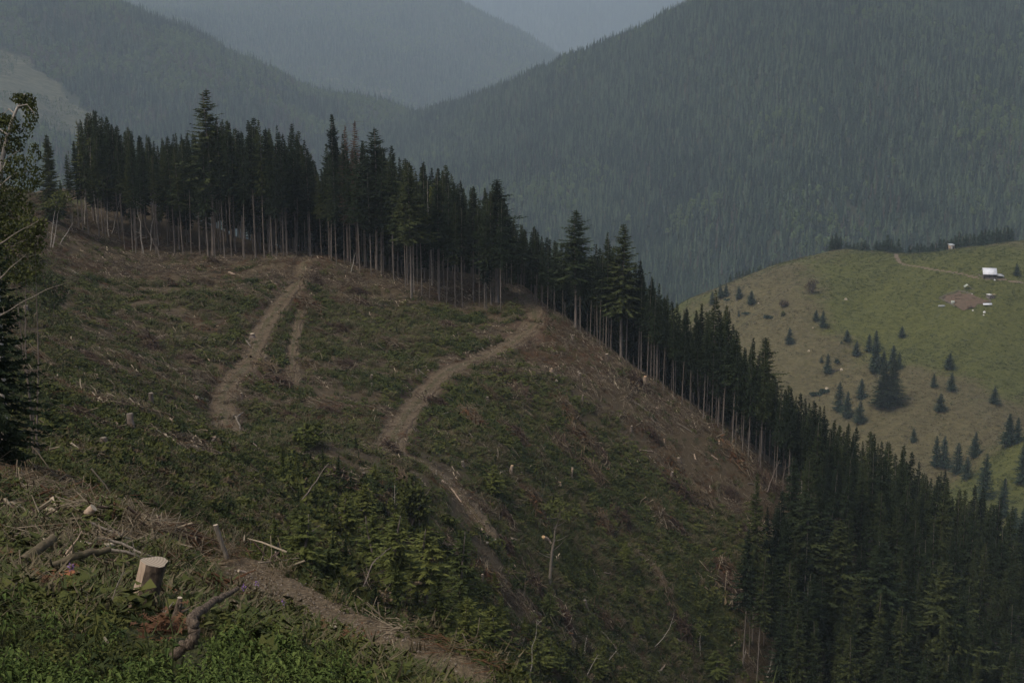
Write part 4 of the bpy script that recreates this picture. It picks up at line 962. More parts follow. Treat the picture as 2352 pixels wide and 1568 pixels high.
# ---- trees with a look of their own
P_ = tree_px
P_(STANDV[3], 490, 588, 205, 'tallest spruce of the stand, its open pointed crown standing well above its neighbours', wpx=80, natw=2.3)
P_(BIGV[0], 770, 560, 262, 'tall ragged spruce rising alone left of two brown dead spruces', Y=262)
P_(DEADV[0], 800, 600, 288, 'brown dead spruce, left one of the dead pair above the stand', group=None, Y=258, wpx=34, natw=1.6)
P_(DEADV[1], 822, 600, 278, 'brown dead spruce, right one of the dead pair above the stand', Y=258, wpx=38, natw=1.6)
P_(STANDV[3], 866, 640, 294, 'dense conical spruce rising right of the brown dead spruces', Y=252, wpx=75, natw=2.3)
P_(STANDV[5], 1142, 700, 412, 'broad dark spruce rising above the road bend at the end of the stand', Y=246, wpx=80, natw=2.5)
P_(STANDV[3], 1322, 742, 482, 'tall lone-topped spruce on the crest, left of the gap in the stand', wpx=70, natw=2.3, Y=240)
P_(STANDV[5], 1427, 812, 515, 'large full spruce on the crest, tallest right of the gap', wpx=72, natw=2.5, Y=236)
P_(STANDV[1], 1392, 790, 532, 'slimmer spruce leaning against the large full one on the crest', Y=238)
P_(STANDV[0], 1466, 870, 596, 'thin spruce with narrow top at the right of the large crest spruces', Y=236)
P_(STANDV[6], 1510, 870, 650, 'short dark spruce at the head of the descending right stand', Y=236)
P_(STANDV[2], 1635, 968, 665, 'spruce with long pale bare trunk at the clearing edge below the meadow', Y=229)
P_(STANDV[3], 1660, 985, 700, 'pointed spruce just behind the one with the long pale trunk', Y=238)
P_(STANDV[5], 1746, 1120, 775, 'broad-topped dark spruce standing up against the dry meadow', Y=234, wpx=66, natw=2.5)
P_(STANDV[3], 945, 688, 372, 'spruce with the thickest pale trunk in the front row above the middle clearing', Y=near.pick(945,686)[1], wpx=60, natw=2.3)
P_(THINV[0], 192, 550, 275, 'sparse thin spruce left of the first dark clump of the stand', Y=255)
P_(BIGV[1], 118, 470, 308, 'lone spruce with ragged drooping crown left of the stand', Y=250, wpx=46, natw=3.2)
P_(THINV[1], 165, 480, 345, 'small sparse spruce between the lone spruce and the stand', Y=255)
P_(FULLV[0], 140, 448, 414, 'tiny dark spruce on the skyline beside the lone spruce', Y=258)
P_(STANDV[4], 1830, 1290, 1205, 'short dark spruce at the low right corner of the clearing', Y=205)
for (px, pt, pb, w_, lab) in [(1830,1232,1600,120,'broad dark spruce standing first at the low right edge of the clearing'),(1905,1130,1520,100,'dark spruce behind the broad one at the low right edge'),(2000,1290,1680,110,'spruce with yellow-green tips low in the bottom right wood'),
        (1990,1195,1600,100,'tall dark spruce in the middle of the bottom right wood'),(2100,1240,1640,110,'layered dark spruce in the bottom right wood, left of the corner'),(2260,1290,1700,115,'wide dark spruce near the bottom right corner')]:
    P_(STANDV[5], px, 0, pt, lab, Y=192, wpx=w_, natw=2.5)
# pale slim broadleaf trees in front of the stand
for k, (x, yt, yb, lab) in enumerate([(535,268,0,0)][:0]): pass
for k, (cx, cyt, cyb, lab) in enumerate([(1525,720,1340,'slim light green broadleaf tree in front of the stand, under the tallest spruce'),(1740,720,1340,'slim light green broadleaf tree in front of the stand, right of the tallest spruce'),(1870,680,1350,'light green broadleaf tree at the stand front, left of the track entrance'),
        (1925,900,1370,'low leafy tree at the stand front beside the track entrance'),(1140,840,1330,'slim birch with pale trunk at the front of the left stand'),(700,560,1180,'yellowish leafy tree at the left end of the stand')]):
    x, y1 = cA(cx, cyt); _, y0 = cA(cx, cyb); P_(SLIMV[k%3], x, y0, y1, lab, name='broadleaf_tree', ymin=150)
x, y1 = cB(1190, 700); P_(SLIMV[1], x, 640, y1, 'rounded pale green tree crown inside the middle of the stand', name='broadleaf_tree', Y=250)

# ---- bare leaning poles along the left stand
def pole(name, a_, b_, r, mat, label, group=None, surf=near, cat='dead tree', Y=None, bend=0., twigs=0, seed=0):
    p = surf.pick(*a_) if Y is None else None
    if p is None: u, r_ = ur(*a_); p = np.array([u*Y, Y, r_*Y])
    u, r2 = ur(*b_); q = np.array([u*p[1], p[1]+.5, r2*p[1]])
    g = np.random.default_rng(seed+int(a_[0])); a = Acc(); L = np.linalg.norm(q-p); t = np.linspace(-.02, 1, 8)[:,None]
    sd = np.cross((q-p)/L, [0,1,0]); P = (q-p)*t + sd*bend*L*np.sin(t*math.pi) + g.normal(0, .012*L, (8,3))*[1,.5,.3]*(t > 0)
    a.tube(P, r*(1-.75*t[:,0].clip(0)), 6, 0, 0)
    o = link(name, None) if False else None
    e = empty(name, tuple(p), label, cat, group) if twigs else None
    me = a.mesh('trunk' if twigs else name, [mat], True)
    if twigs:
        link('trunk', me, e); b = Acc()
        for i in range(twigs):
            f = g.uniform(.3, 1); c = np.array([np.interp(f, t[:,0], P[:,k]) for k in range(3)]); d = g.normal(0, 1, 3)*[1,.6,.6]+[0,0,.5]; d /= np.linalg.norm(d); l = L*g.uniform(.08, .22)
            b.tube([c, c+d*l*.5, c+d*l+[0,0,l*.1]], [r*.35, r*.22, r*.08], 3)
        link('branch', b.mesh('branch', [mat]), e); return e
    o = link(name, me, label=label, category=cat); o.location = tuple(p)
    if group: o['group'] = group
    return o
for i, (a_, b_, lab) in enumerate([(cA(785,1270),cA(755,830),'forked pale dead birch pole at the left front of the stand'),(cA(800,1260),cA(878,905),'pale pole leaning right, crossing the forked birch poles'),(cA(1030,1400),cA(970,980),'long pale pole leaning left in front of the left stand'),
        (cA(1160,1440),cA(1030,1150),'thin grey pole fallen against the left stand'),(cA(1080,1360),cA(1105,930),'thin white birch pole left of the slim birch'),(cA(2120,1240),cA(2080,1050),'pale pole leaning left beside the track entrance'),
        (cA(610,1180),cA(605,830),'thin straight pale pole at the far left of the stand'),(cA(360,1340),cA(392,1010),'left stem of two thin birches on the bare left slope'),(cA(375,1350),cA(420,1050),'right stem of two thin birches on the bare left slope'),(cA(430,1320),cA(520,1160),'low bent pole leaning right on the bare left slope'),
        (cB(605,1390),cB(640,1230),'short pale snag leaning right before the middle stand'),(cI(105,150),cI(88,70),'pale leaning snag at the right edge of the clearing'),(cI(405,1567),cI(450,1400),'pale leaning pole at the foot of the low right stand'),(cI(485,530),cI(520,285),'bare dead spruce pole at the right clearing edge'),
        (cI(400,495),cI(480,290),'grey dead pole leaning right above tangled brash at the clearing edge'),(cI(610,730),cI(648,395),'tall bare pale trunk standing just inside the right wood'),(cI(583,640),cI(615,400),'bare thin trunk left of the tall pale one in the right wood'),(cI(855,920),cI(882,650),'bare pale trunk deep in the right wood'),(cI(730,700),cI(745,540),'short pale trunk in the gap of the right wood')]):
    pole('dead_pole' if i not in (7,8) else 'thin_birch', a_, b_, .11, 'dead_bark' if i in (3,11,13,14) else 'birch_bark', lab, twigs=8 if i in (0,1,13,14,2) else (3 if i in (7,8) else 0), seed=i)
# leafy top for the twin thin birches
x, y = cA(410, 1000); u, r_ = ur(x, y); Yb = near.pick(*cA(365,1345))[1]
me = leafy_mesh(9, [(0,0,0,1.6,1.6),(-1.4,0,-.6,1.0,1.0),(1.2,0,.5,1.2,1.3)], 420, .3, 'leaves_shrub'); par = [q for q in C.objects if q.get('label', '').startswith('right stem of two thin birches')][0]
o = link('crown', me, par); o.location = (u*Yb-par.location.x, 0, r_*Yb-par.location.z)

# ---- trees on the meadow
ML = {}
def mtree(cx, yt, yb, w_, lab, conv=cD, group=None, kind=None, Y=None):
    x, y1 = conv(cx, yt); _, y0 = conv(cx, yb); s_ = .9408/(2.7659 if conv is cD else 2.351)
    k = kind or FULLV[int(rng.integers(3))]
    P_(k, x, y0, y1, lab, group, meadow, wpx=w_*s_, natw={FULLV[0][1]:2.5,FULLV[1][1]:2.2,FULLV[2][1]:2.8}.get(k[1], 3.4), Y=Y)
for q in [(245,585,675,50,'spruce at the lower left end of the meadow crest, nearest the dark stand'),(300,535,632,48,'left spruce of the close pair on the upper left meadow rim'),(338,530,625,46,'right spruce of the close pair on the upper left meadow rim'),
  (425,548,638,50,'small pointed spruce right of the close pair on the left meadow'),(507,580,675,62,'rounded spruce, second from the crest pair on the left meadow'),(425,712,755,20,'tiny spruce sapling left of the long dark bush on the meadow'),
  (945,708,785,45,'smaller spruce of the couple below the purple-brown bush'),(992,712,830,56,'larger spruce of the couple below the purple-brown bush'),(765,828,945,58,'lone slender spruce on the dry lower left meadow'),(1155,842,925,52,'spruce with a tiny one at its foot in the middle of the meadow'),
  (1118,915,940,22,'tiny spruce at the lower left of the mid-meadow spruce'),(1218,918,1022,56,'cone-shaped spruce left of the big meadow clump'),(1022,1003,1140,56,'tall slim spruce with two low bushes beside it, lower left meadow'),
  (983,1020,1065,26,'small bushy spruce left of the tall slim one'),(1302,872,995,58,'left top spruce of the big meadow clump'),(1348,848,995,60,'right top spruce of the big meadow clump'),(1345,920,1135,100,'broad spruce on the left side of the big meadow clump'),
  (1400,985,1110,60,'spruce wedged in the centre of the big meadow clump'),(1462,948,1115,80,'tall pointed spruce at the right top of the big meadow clump'),(1505,993,1112,45,'narrow spruce at the far right of the big meadow clump'),
  (1525,818,900,46,'small lone spruce above right of the big meadow clump'),(1845,1000,1110,80,'wide spruce alone on the right half of the meadow'),(1740,1138,1230,50,'smallest of three spruces on the right dry meadow'),(1858,1132,1260,66,'tallest of three spruces on the right dry meadow'),
  (1785,1272,1395,82,'lowest and widest of three spruces on the right dry meadow'),(2148,1232,1345,70,'lone spruce with a bent dry stalk beside it, right meadow'),(2300,398,482,66,'spruce standing alone right of the white-roofed hut'),
  (1100,1195,1400,88,'left spruce of the lower meadow clump touching the dark wood'),(1250,1172,1312,76,'upper right spruce of the lower meadow clump'),(1155,1258,1440,82,'front spruce of the lower meadow clump'),(1240,1325,1480,82,'lowest spruce of the lower meadow clump')]:
    mtree(*q)
mtree(1395,1060,1375,130,'big broad spruce, left half of the largest tree of the meadow', kind=BIGV[0]); mtree(1462,1035,1365,130,'big broad spruce, right half of the largest tree of the meadow', kind=BIGV[1])
for q in [(1245,108,188,42,'small spruce on the bare slope above the bottom right wood'),(1372,150,330,64,'left tree of the tall spruce row under the lower meadow'),(1418,150,335,74,'second tree of the tall spruce row under the lower meadow'),(1497,190,370,84,'third tree of the tall spruce row under the lower meadow'),
  (1550,270,400,70,'short spruce at the right foot of the tall row'),(1597,128,275,72,'cone spruce beside the fold of the lower meadow'),(1790,22,210,96,'large spruce of the clump on the right meadow fold'),(1840,42,192,60,'smaller spruce of the clump on the right meadow fold'),
  (1650,252,520,98,'big even cone-shaped spruce in front of the lower meadow'),(1757,390,620,84,'pointed spruce near the right edge, before the lower meadow'),(1868,185,430,90,'dark spruce cut by the right edge of the picture'),(1820,560,760,80,'low spruce near the right edge above the dark wood'),(1870,560,740,80,'spruce at the right edge above the dark wood')]:
    mtree(*q, conv=cI)
# row of trees behind the meadow crest
mrow = [(1130,205,60,'left half of the dark clump of firs on the meadow crest'),(1160,188,70,'tallest fir of the dark clump on the meadow crest'),(1190,210,56,'right fir of the dark clump on the meadow crest')]
for cx, yt, w_, lab in mrow:
    x, y1 = cD(cx, yt); P_(FULLV[1], x, 0, y1, lab, None, meadow, Y=800, wpx=w_*.34, natw=2.2)
for i, cx in enumerate(list(range(1235, 1860, 26))+list(range(1862, 2400, 26))):
    if i % 9 == 7 and cx < 1900: continue
    yt = np.interp(cx, [1235,1300,1550,1800,1900,2000,2150,2351], [255,258,255,268,245,215,185,150])+rng.normal(0, 13)
    if cx in (1245,): yt = 240
    if i in (11, 14): yt -= 42
    x, y1 = cD(cx, yt); zn = 'crest row left of the tiny cabin' if cx < 1860 else 'crest row right of the tiny cabin'; nn = i if cx < 1860 else i-len(range(1235, 1860, 26))
    P_(FULLV[int(rng.integers(3))], x, 0, y1, ORD[min(nn, 27)]+' spruce of the '+zn, 'spruces, '+zn, meadow, Y=815+rng.uniform(0, 25), wpx=34*.34*2.6, natw=2.4)
for i, cx in enumerate([430,470,490,515,540,560,590,620,640,700,720,745,775]):
    yt = np.interp(cx, [430,500,600,775], [470,440,425,368])+rng.normal(0, 5)
    x, y1 = cD(cx, yt); P_(FULLV[i%3], x, 0, y1, ORD[i]+' low spruce from left peeping over the left meadow rim', 'spruces behind the left rim of the meadow', meadow, Y=835, wpx=22, natw=2.4)
# bushes on the meadow
def bush(cx, cy, w_, h_, lab, mat, conv=cD, surf=meadow, n=420, leaf=.5, name='bush', cat='bush', ymin=None, sc=None, seed=0, hang=0):
    x, y = conv(cx, cy) if conv else (cx, cy); p = surf.pick(x, y, ymin=ymin); k = (sc or .9408/2.7659)/Fp(p[1]); w2, h2 = w_*k/2, h_*k; g = np.random.default_rng(int(cx)+seed)
    lob = [(g.uniform(-.6,.6)*w2, g.uniform(-.4,.4)*w2, h2*g.uniform(.35,.7), w2*g.uniform(.35,.6), h2*g.uniform(.25,.42)) for _ in range(7)]
    e = empty(name, tuple(p), lab, cat); c_ = leafy_mesh(int(cx)+seed, lob, n, leaf, mat, hang=hang); link('foliage', c_, e)
    a = Acc()
    for _ in range(6): d = np.array([g.normal(0,.5)*w2, g.normal(0,.4)*w2, h2*g.uniform(.6,.95)]); a.tube([(0,0,-.1), d*.5+[0,0,.1*h2], d], [.05*h2**.5, .03*h2**.5, .008], 4)
    link('stem', a.mesh('stem', ['dead_bark']), e); return e
bush(922,600,105,108,'round purple-brown leafless bush on the upper meadow','brown_brash',n=700,leaf=.45)
bush(730,690,85,48,'low spreading brown bush left of the round one on the meadow','brown_brash')
bush(718,758,40,42,'small green bush with stones on the left meadow','leaves_shrub',leaf=.4)
bush(620,768,90,16,'long flat dark thicket on the left meadow','needles_meadow'); bush(1088,1075,40,30,'low green shrub right of the tall slim spruce','needles_meadow'); bush(480,742,80,14,'flat dark scrub patch beside the tiny sapling','needles_meadow',leaf=.4)
bush(350,648,70,14,'flat scrub under the close pair of rim spruces','needles_meadow',leaf=.4)

# ================================================================ foreground things
g5 = np.random.default_rng(55)
def stump(name, px, py, ymin, r, h, label, mats=('stump_bark','cut_wood'), lean=(0,0), flare=1.35, n=18, surf=near, group=None, strip=None, p=None):
    p = surf.pick(px, py, ymin=ymin) if p is None else p; g = np.random.default_rng(int(px*7+py)); k = 7
    th = np.arange(n)*2*math.pi/n; prof = 1+.10*np.sin(3*th+g.uniform(0,6))+.05*np.sin(5*th+g.uniform(0,6)); zz = np.array([-.3,-.02,.12,.3,.6,.85,1.0])*h; a = Acc(); V = []
    for i, z in enumerate(zz):
        t = max(z, 0)/h; rr = r*prof*(1+(flare-1)*(1-t)**3)*(1+g.uniform(-.03,.03,n)); sh = np.array([lean[0]*t*h, lean[1]*t*h])
        zt = z + (np.cos(th)*rr*lean[0]*-.45+np.sin(th)*rr*lean[1]*-.45)*t
        V.append(np.stack([np.cos(th)*rr+sh[0], np.sin(th)*rr+sh[1], zt*np.ones(n)], 1))
    VV = np.concatenate(V); body = []; st = []
    for i in range(k-1):
        for j in range(n):
            q = (i*n+j, i*n+(j+1)%n, (i+1)*n+(j+1)%n, (i+1)*n+j)
            ang = math.degrees(th[j])
            (st if strip and strip[0] <= ang <= strip[1] else body).append(q)
    a.add(VV, body, 0)
    e = empty(name, tuple(p), label, 'tree stump', group); link('bark', a.mesh('bark', [mats[0]], True), e)
    if st: b = Acc(); b.add(VV, st, 0); link('stripped_side', b.mesh('stripped_side', ['bare_wood'], True), e)
    c = Acc(); top = V[-1]; ctr = top.mean(0); inner = ctr+(top-ctr)*.55
    c.add(np.vstack([top, inner+[0,0,.004], ctr+[0,0,.006]]), [(j,(j+1)%n,n+(j+1)%n,n+j) for j in range(n)], 0); c.add(np.vstack([inner+[0,0,.004], ctr+[0,0,.006]]), [(j,(j+1)%n,n) for j in range(n)], 0)
    link('cut_face', c.mesh('cut_face', [mats[1]]), e)
    return e
def log_px(name, pts, Y, rad, mat, label, cat='log', n=8, ends='cut_wood', group=None, twigs=0, tmat=None, jit=.08, surf=near, dz=0., twl=.5, dY=None, anchor=True):
    """round wood whose run is given through picture points; Y: distance(s), or None to lie on the ground"""
    g = np.random.default_rng(int(pts[0][0]*13+pts[0][1])); P = []
    if Y is not None and anchor and surf is near:      # bring it to rest on the ground under its lowest point
        Yl = [Y]*len(pts) if np.isscalar(Y) else list(Y); i0 = int(np.argmax([q[1] for q in pts])); y0 = Yl[i0]
        gy = near.pick(pts[i0][0], pts[i0][1]+3, ymin=10 if y0 < 50 else 40)[1]-(.05 if y0 > 40 else (.95 if pts[0][0] < 400 and max(q[1] for q in pts) < 1345 else .45)); kk = gy/y0
        if .6 < kk < 1.8: Y = [v*kk for v in Yl]; rad = rad*kk if np.isscalar(rad) else [r*kk for r in rad]; twl *= kk
    for i, (x, y) in enumerate(pts):
        if Y is None: q = surf.pick(x, y)+[0,0,(rad if np.isscalar(rad) else rad[0])*.7+dz]
        else:
            yy = Y if np.isscalar(Y) else Y[i]; u, r_ = ur(x, y); q = np.array([u*yy, yy, r_*yy])
        P.append(q)
    P = np.array(P)
    if len(P) > 2 or True:
        t = np.linspace(0, len(P)-1, max(6, len(P)*3)); ti = np.arange(len(P)); Q = np.stack([np.interp(t, ti, P[:,k]) for k in range(3)], 1)
        for _ in range(2): Q[1:-1] = .25*Q[:-2]+.5*Q[1:-1]+.25*Q[2:]
    rr = np.interp(np.linspace(0,1,len(Q)), np.linspace(0,1,2 if np.isscalar(rad) else len(rad)), [rad, rad*.7] if np.isscalar(rad) else rad)
    o0 = Q[0].copy(); Q = Q-o0; L = np.linalg.norm(Q[-1]); Q[1:-1] += g.normal(0, .006*L, (len(Q)-2, 3))
    a = Acc(); a.tube(Q, rr, n, 0, None, jit, g)
    e = empty(name, tuple(o0), label, cat, group); link('wood' if cat != 'branch' else 'stem', a.mesh('wood', [mat], True), e)
    if ends and rr.max()*Fp(o0[1]) > 3:
        for i in (0, -1):
            T_ = (Q[1]-Q[0]) if i == 0 else (Q[-1]-Q[-2]); T_ /= np.linalg.norm(T_); up = np.array([0,0,1.]) if abs(T_[2]) < .9 else np.array([1.,0,0]); A_ = np.cross(T_, up); A_ /= np.linalg.norm(A_); B2 = np.cross(T_, A_)
            th = np.arange(n)*2*math.pi/n; c0 = Q[i]+T_*(-.003 if i == 0 else .003); V = np.vstack([c0+(np.cos(th)*rr[i])[:,None]*A_+(np.sin(th)*rr[i])[:,None]*B2, c0]); b = Acc(); b.add(V, [(j,(j+1)%n,n) for j in range(n)]); link('cut_end', b.mesh('cut_end', [ends]), e)
    if twigs:
        b = Acc()
        for i in range(twigs):
            f = g.uniform(.1, 1); c = Q[min(int(f*(len(Q)-1)), len(Q)-1)]; d = g.normal(0, 1, 3)+[0,0,.5]; d /= np.linalg.norm(d); l = twl*g.uniform(.4, 1.2)
            r0 = rr.min()*.6+.002; b.tube([c, c+d*l*.5+g.normal(0,.04*l,3), c+d*l+g.normal(0,.10*l,3)], [r0, r0*.7, r0*.2], 4)
        link('twig', b.mesh('twig', [tmat or mat]), e)
    return e
# the big stump
ps = near.pick(340, 1405, ymin=12); Ys = ps[1]
sr = 34/Fp(Ys); sh = 134/Fp(Ys)
stump('tree_stump', 326, 1408, 12, sr*.9, sh, 'large freshly cut stump with pale top and half stripped bark at the lower left', lean=(.30,-.06), strip=(165, 238), n=30, flare=1.16, mats=('stump_bark','log_face'))
# bent weathered trunk beside it
d0 = 15.2
log_px('weathered_trunk', [(395,1508),(418,1490),(436,1478),(446,1462),(447,1440),(440,1420),(452,1406),(478,1388),(510,1370),(546,1350)], [d0,d0,d0,d0+.05,d0+.1,d0+.15,d0+.3,d0+.5,d0+.8,d0+1.1], [.055,.065,.066,.062,.072,.068,.056,.047,.040,.026], 'old_wood', 'weathered brown trunk with a hooked base leaning up right of the large stump', n=14, ends='grey_wood', jit=.06)
log_px('broken_snag', [(392,1440),(403,1420),(410,1395),(413,1372)], 15.6, [.06,.05,.045,.03], 'old_wood', 'short dark broken snag between the large stump and the hooked trunk', 'snag', twigs=5, tmat='grey_wood', twl=.15, jit=.2)
log_px('broken_snag', [(366,1425),(385,1400),(398,1382)], 15.8, [.018,.014,.006], 'grey_wood', 'thin grey root sliver leaning beside the short dark snag', 'snag', twigs=6, twl=.15)
# wood left of the stump
log_px('mossy_log', [(30,1305),(58,1285),(92,1258),(123,1235)], [18.2,18.4,18.7,19], [.085,.075,.068,.062], 'moss_bark', 'short mossy dark log raised off the weeds at the far left', n=12)
log_px('bent_branch', [(40,1335),(95,1312),(140,1290),(170,1277),(205,1270),(252,1260)], [17.2,17.3,17.5,17.6,17.8,18], [.028,.035,.042,.05,.05,.038], 'moss_bark', 'long thick bent branch running up behind the rotten stump', 'branch', n=10, twigs=8, twl=.35)
log_px('thin_branch', [(252,1240),(290,1250),(318,1268),(345,1275),(395,1290)], [18.4,18.4,18.3,18.3,18.4], [.022,.02,.018,.012,.006], 'grey_wood', 'slender dark branch reaching right behind the large stump', 'branch', twigs=7, twl=.3)
log_px('thin_branch', [(250,1262),(300,1268),(330,1285),(362,1292)], [18,18,18.1,18.2], [.024,.02,.014,.006], 'grey_wood', 'second slender branch behind the top of the large stump', 'branch', twigs=6, twl=.25)
log_px('cut_log', [(138,1312),(158,1308),(172,1304)], [17.3,17.25,17.1], [.062,.064,.064], 'moss_bark', 'short log end with orange rotten face under the bent branch', n=12, ends='rot_wood')
stump('rotten_stump', 158, 1372, 12, .10, .34, 'rotten orange-brown stump left of the large cut stump', mats=('rot_wood','rot_wood'), p=near.pick(158,1372,ymin=12))
log_px('split_slab', [(180,1305),(190,1325),(205,1340),(211,1350)], [16.9,16.8,16.75,16.7], [.018,.034,.030,.022], 'cut_wood', 'pale split slab of wood leaning right of the rotten stump', 'wood slab', n=5)
log_px('split_slab', [(134,1300),(150,1283),(168,1264)], [17.1,17.1,17.2], [.016,.018,.014], 'bare_wood', 'pale stripped stick crossing the bent branch', 'stick', n=5)
log_px('forked_stick', [(140,1290),(155,1268),(163,1258),(176,1240),(188,1218)], [17.4,17.4,17.4,17.4,17.5], [.012,.018,.02,.008,.005], 'bare_wood', 'pale forked stick standing up over the bent branch', 'stick', n=5, twigs=3, twl=.14)
log_px('split_slab', [(240,1463),(246,1472),(252,1480)], 15.2, [.014,.018,.01], 'cut_wood', 'small pale splinter in the weeds below the large stump', 'wood splinter', n=5)
log_px('split_slab', [(98,1245),(104,1262),(110,1250),(116,1262)], 17.8, [.010,.012,.010,.006], 'cut_wood', 'thin crooked whitish stick right of the mossy log', 'stick', n=5)
log_px('thin_stick', [(252,1400),(266,1350),(284,1310)], [16.2,16.4,16.5], [.010,.008,.005], 'grey_wood', 'thin bent stick standing just left of the large stump', 'stick', n=5, twigs=3, twl=.15)
for i, (pts, Y_, r_, mt, lab) in enumerate([
  ([(495,1205),(506,1238),(521,1282)], [26,26,26], [.05,.045,.04], 'grey_wood', 'short dead snag leaning left above the top of the gravel path'),
  ([(668,1470),(694,1452)], [16.5,16.6], [.035,.033], 'bare_wood', 'pale cut pole end lying by the leafy bank near the gravel path'),
  ([(688,1498),(740,1470)], [16.6,16.9], [.018,.010], 'bare_wood', 'thin pale stick lying above the small stump by the path'),
  ([(730,1508),(762,1495)], [17,17.1], [.022,.016], 'bare_wood', 'pale stick by the reddish brash at the end of the gravel path'),
  ([(935,1545),(1005,1558),(1040,1567)], [22,22.5,23], [.05,.05,.04], 'grey_wood', 'grey fallen log at the bottom edge of the near bank'),
  ([(548,1310),(575,1318)], [26,26.2], [.03,.02], 'bare_wood', 'tiny bright splinter at the upper end of the gravel path'),
  ([(200,1180),(215,1165)], [31,31], [.10,.10], 'bare_wood', 'stubby pale log ends on the twig windrow at the left'),
  ([(0,1087),(70,1112),(140,1140)], [43,40,38], [.05,.045,.03], 'grey_wood', 'long thin pole lying along the twig windrow at the left edge'),
  ([(210,1200),(300,1240),(370,1252)], [29,29,30], [.03,.03,.02], 'grey_wood', 'thin pole lying in the brash above the large stump'),
  ([(150,1262),(240,1295)], [22,22], [.02,.012], 'grey_wood', 'thin stick in the brash behind the bent branch')]):
    log_px('dead_snag' if i == 0 else ('log' if 'log' in lab else 'pole' if 'pole' in lab else 'stick'), pts, Y_, r_, mt, lab, 'snag' if i == 0 else ('log' if 'log' in lab else 'pole' if 'pole' in lab else 'stick'), n=7)
stump('small_stump', 768, 1468, 12, .11, .26, 'small dark stump beside the gravel path, near its pale sticks')
def fern_mesh(seed, mat, n=60, L=.35):
    g = np.random.default_rng(seed); a = Acc(); T_ = []
    for i in range(n):
        az = g.uniform(0, 6.283); p = np.array([g.normal(0,.10), g.normal(0,.08), abs(g.normal(0,.10))]); d = np.array([math.cos(az), math.sin(az)*.7, g.uniform(-.1,.7)]); d /= np.linalg.norm(d); q = np.cross(d,[0,0,1.])*.012
        l = L*g.uniform(.4,1); T_.append([p-q,p+q,p+d*l])
        for j in range(4): c = p+d*l*(.3+.16*j); T_.append([c-d*.01,c+d*.01,c+q*5+g.normal(0,.01,3)]); T_.append([c-d*.01,c+d*.01,c-q*5+g.normal(0,.01,3)])
    a.tris(T_); return a.mesh('fronds', [mat])
for (px, py, s_, lab) in [(118,1378,.8,'large patch of rusty dead spruce twigs left of the rotten stump'),(372,1468,.42,'rusty dead twigs at the foot of the short dark snag'),(22,1310,.8,'rusty brown dead twigs under the mossy log end'),(770,1515,1.3,'reddish dead spruce brash at the lower end of the gravel path')]:
    p = near.pick(px, py, ymin=12); o = link('dead_twigs', lib('fern%g' % s_, lambda: fern_mesh(int(s_*10), 'red_brash', 90, .42*s_)), label=lab, category='dead twigs'); o.location = tuple(p+[0,0,.05])
for (px, py, ym, lab) in [(165,1385,12,'purple willowherb flower in the weeds left of the large stump'),(590,1400,12,'purple flower head in the weeds right of the hooked trunk'),(560,1412,12,'faded purple flower left of the brighter one by the path'),(650,1448,12,'faded lilac flower among the weeds below the gravel path')]:
    p = near.pick(px, py, ymin=ym); g = np.random.default_rng(int(px)); a = Acc(); a.tube([(0,0,-.05),(.01,0,.2),(.02,0,.44)],[.004,.003,.002],4)
    e = empty('wildflower', tuple(p), lab, 'flower'); link('stem', a.mesh('stem', ['weed_leaf']), e); b = Acc(); T_ = []
    for i in range(26): v = g.normal(0,1,3); v /= np.linalg.norm(v); c = np.array([.02,0,.46])+v*[.02,.02,.04]; q = g.normal(0,1,3)*.006; T_.append([c-q, c+q, c+v*.03])
    b.tris(T_); link('blossom', b.mesh('blossom', ['purple_flower']), e)
# taller leafy shoots standing above the weeds
for i, (px, py, h_, lab) in enumerate([(395,1567,.9,'tall pale weed stalk at the lower left, below the large stump'),(340,1600,.8,'tall thin stalk rising from the weeds at the bottom edge'),(700,1590,.5,'upright weed shoot at the bottom right of the leafy bank')]):
    p = near.pick(px, py, ymin=8); e = empty('weed_stalk', tuple(p), lab, 'weed'); a = Acc(); a.tube([(0,0,-.1),(.03,0,h_*.5),(-.02,0,h_)],[.008,.006,.003],4); link('stem', a.mesh('stem', ['green_grass']), e)
    link('leaves', leaf_plant(300+i, h_*.5, 9, .09, .05, 'bright_leaf'), e)

# ---- birch and spruce reaching in at the left edge
Yb = 44.
def at(px, py, Y): u, r_ = ur(px, py); return np.array([u*Y, Y, r_*Y])
b0 = at(-18, 640, Yb); gz = near.H(np.array([b0[0]]), np.array([Yb]))[0]
e = empty('birch_tree', (b0[0], Yb, gz), 'birch with white crooked trunk and drooping dark leaves at the left edge', 'tree')
TP = [np.array([b0[0], Yb, gz-.3]), at(-16,520,Yb), at(-4,430,Yb), at(6,360,Yb), at(18,310,Yb), at(32,265,Yb), at(50,228,Yb), at(58,215,Yb)]
a = Acc(); Q = np.array(TP); t = np.linspace(0, 7, 22); Q = np.stack([np.interp(t, np.arange(8), Q[:,k]) for k in range(3)], 1)-np.array([b0[0], Yb, gz]); Q[1:-1] = .25*Q[:-2]+.5*Q[1:-1]+.25*Q[2:]
a.tube(Q, np.interp(np.linspace(0,1,22),[0,.4,.75,1],[.13,.075,.045,.015]), 8); link('trunk', a.mesh('trunk', ['birch_bark'], True), e)
BR = [((8,350),(-6,300),(-2,262)),((0,400),(20,360),(46,345)),((-4,430),(30,400),(70,392)),((18,310),(-10,290),(-25,280)),((34,262),(20,250),(8,262)),((40,245),(62,240),(80,262))]
for k, br in enumerate(BR):
    a = Acc(); P = np.array([at(x, y, Yb-.2*k*.5) for x, y in br])-np.array([b0[0], Yb, gz]); a.tube(P, [.028,.018,.008], 5); link('limb', a.mesh('limb', ['birch_bark']), e)
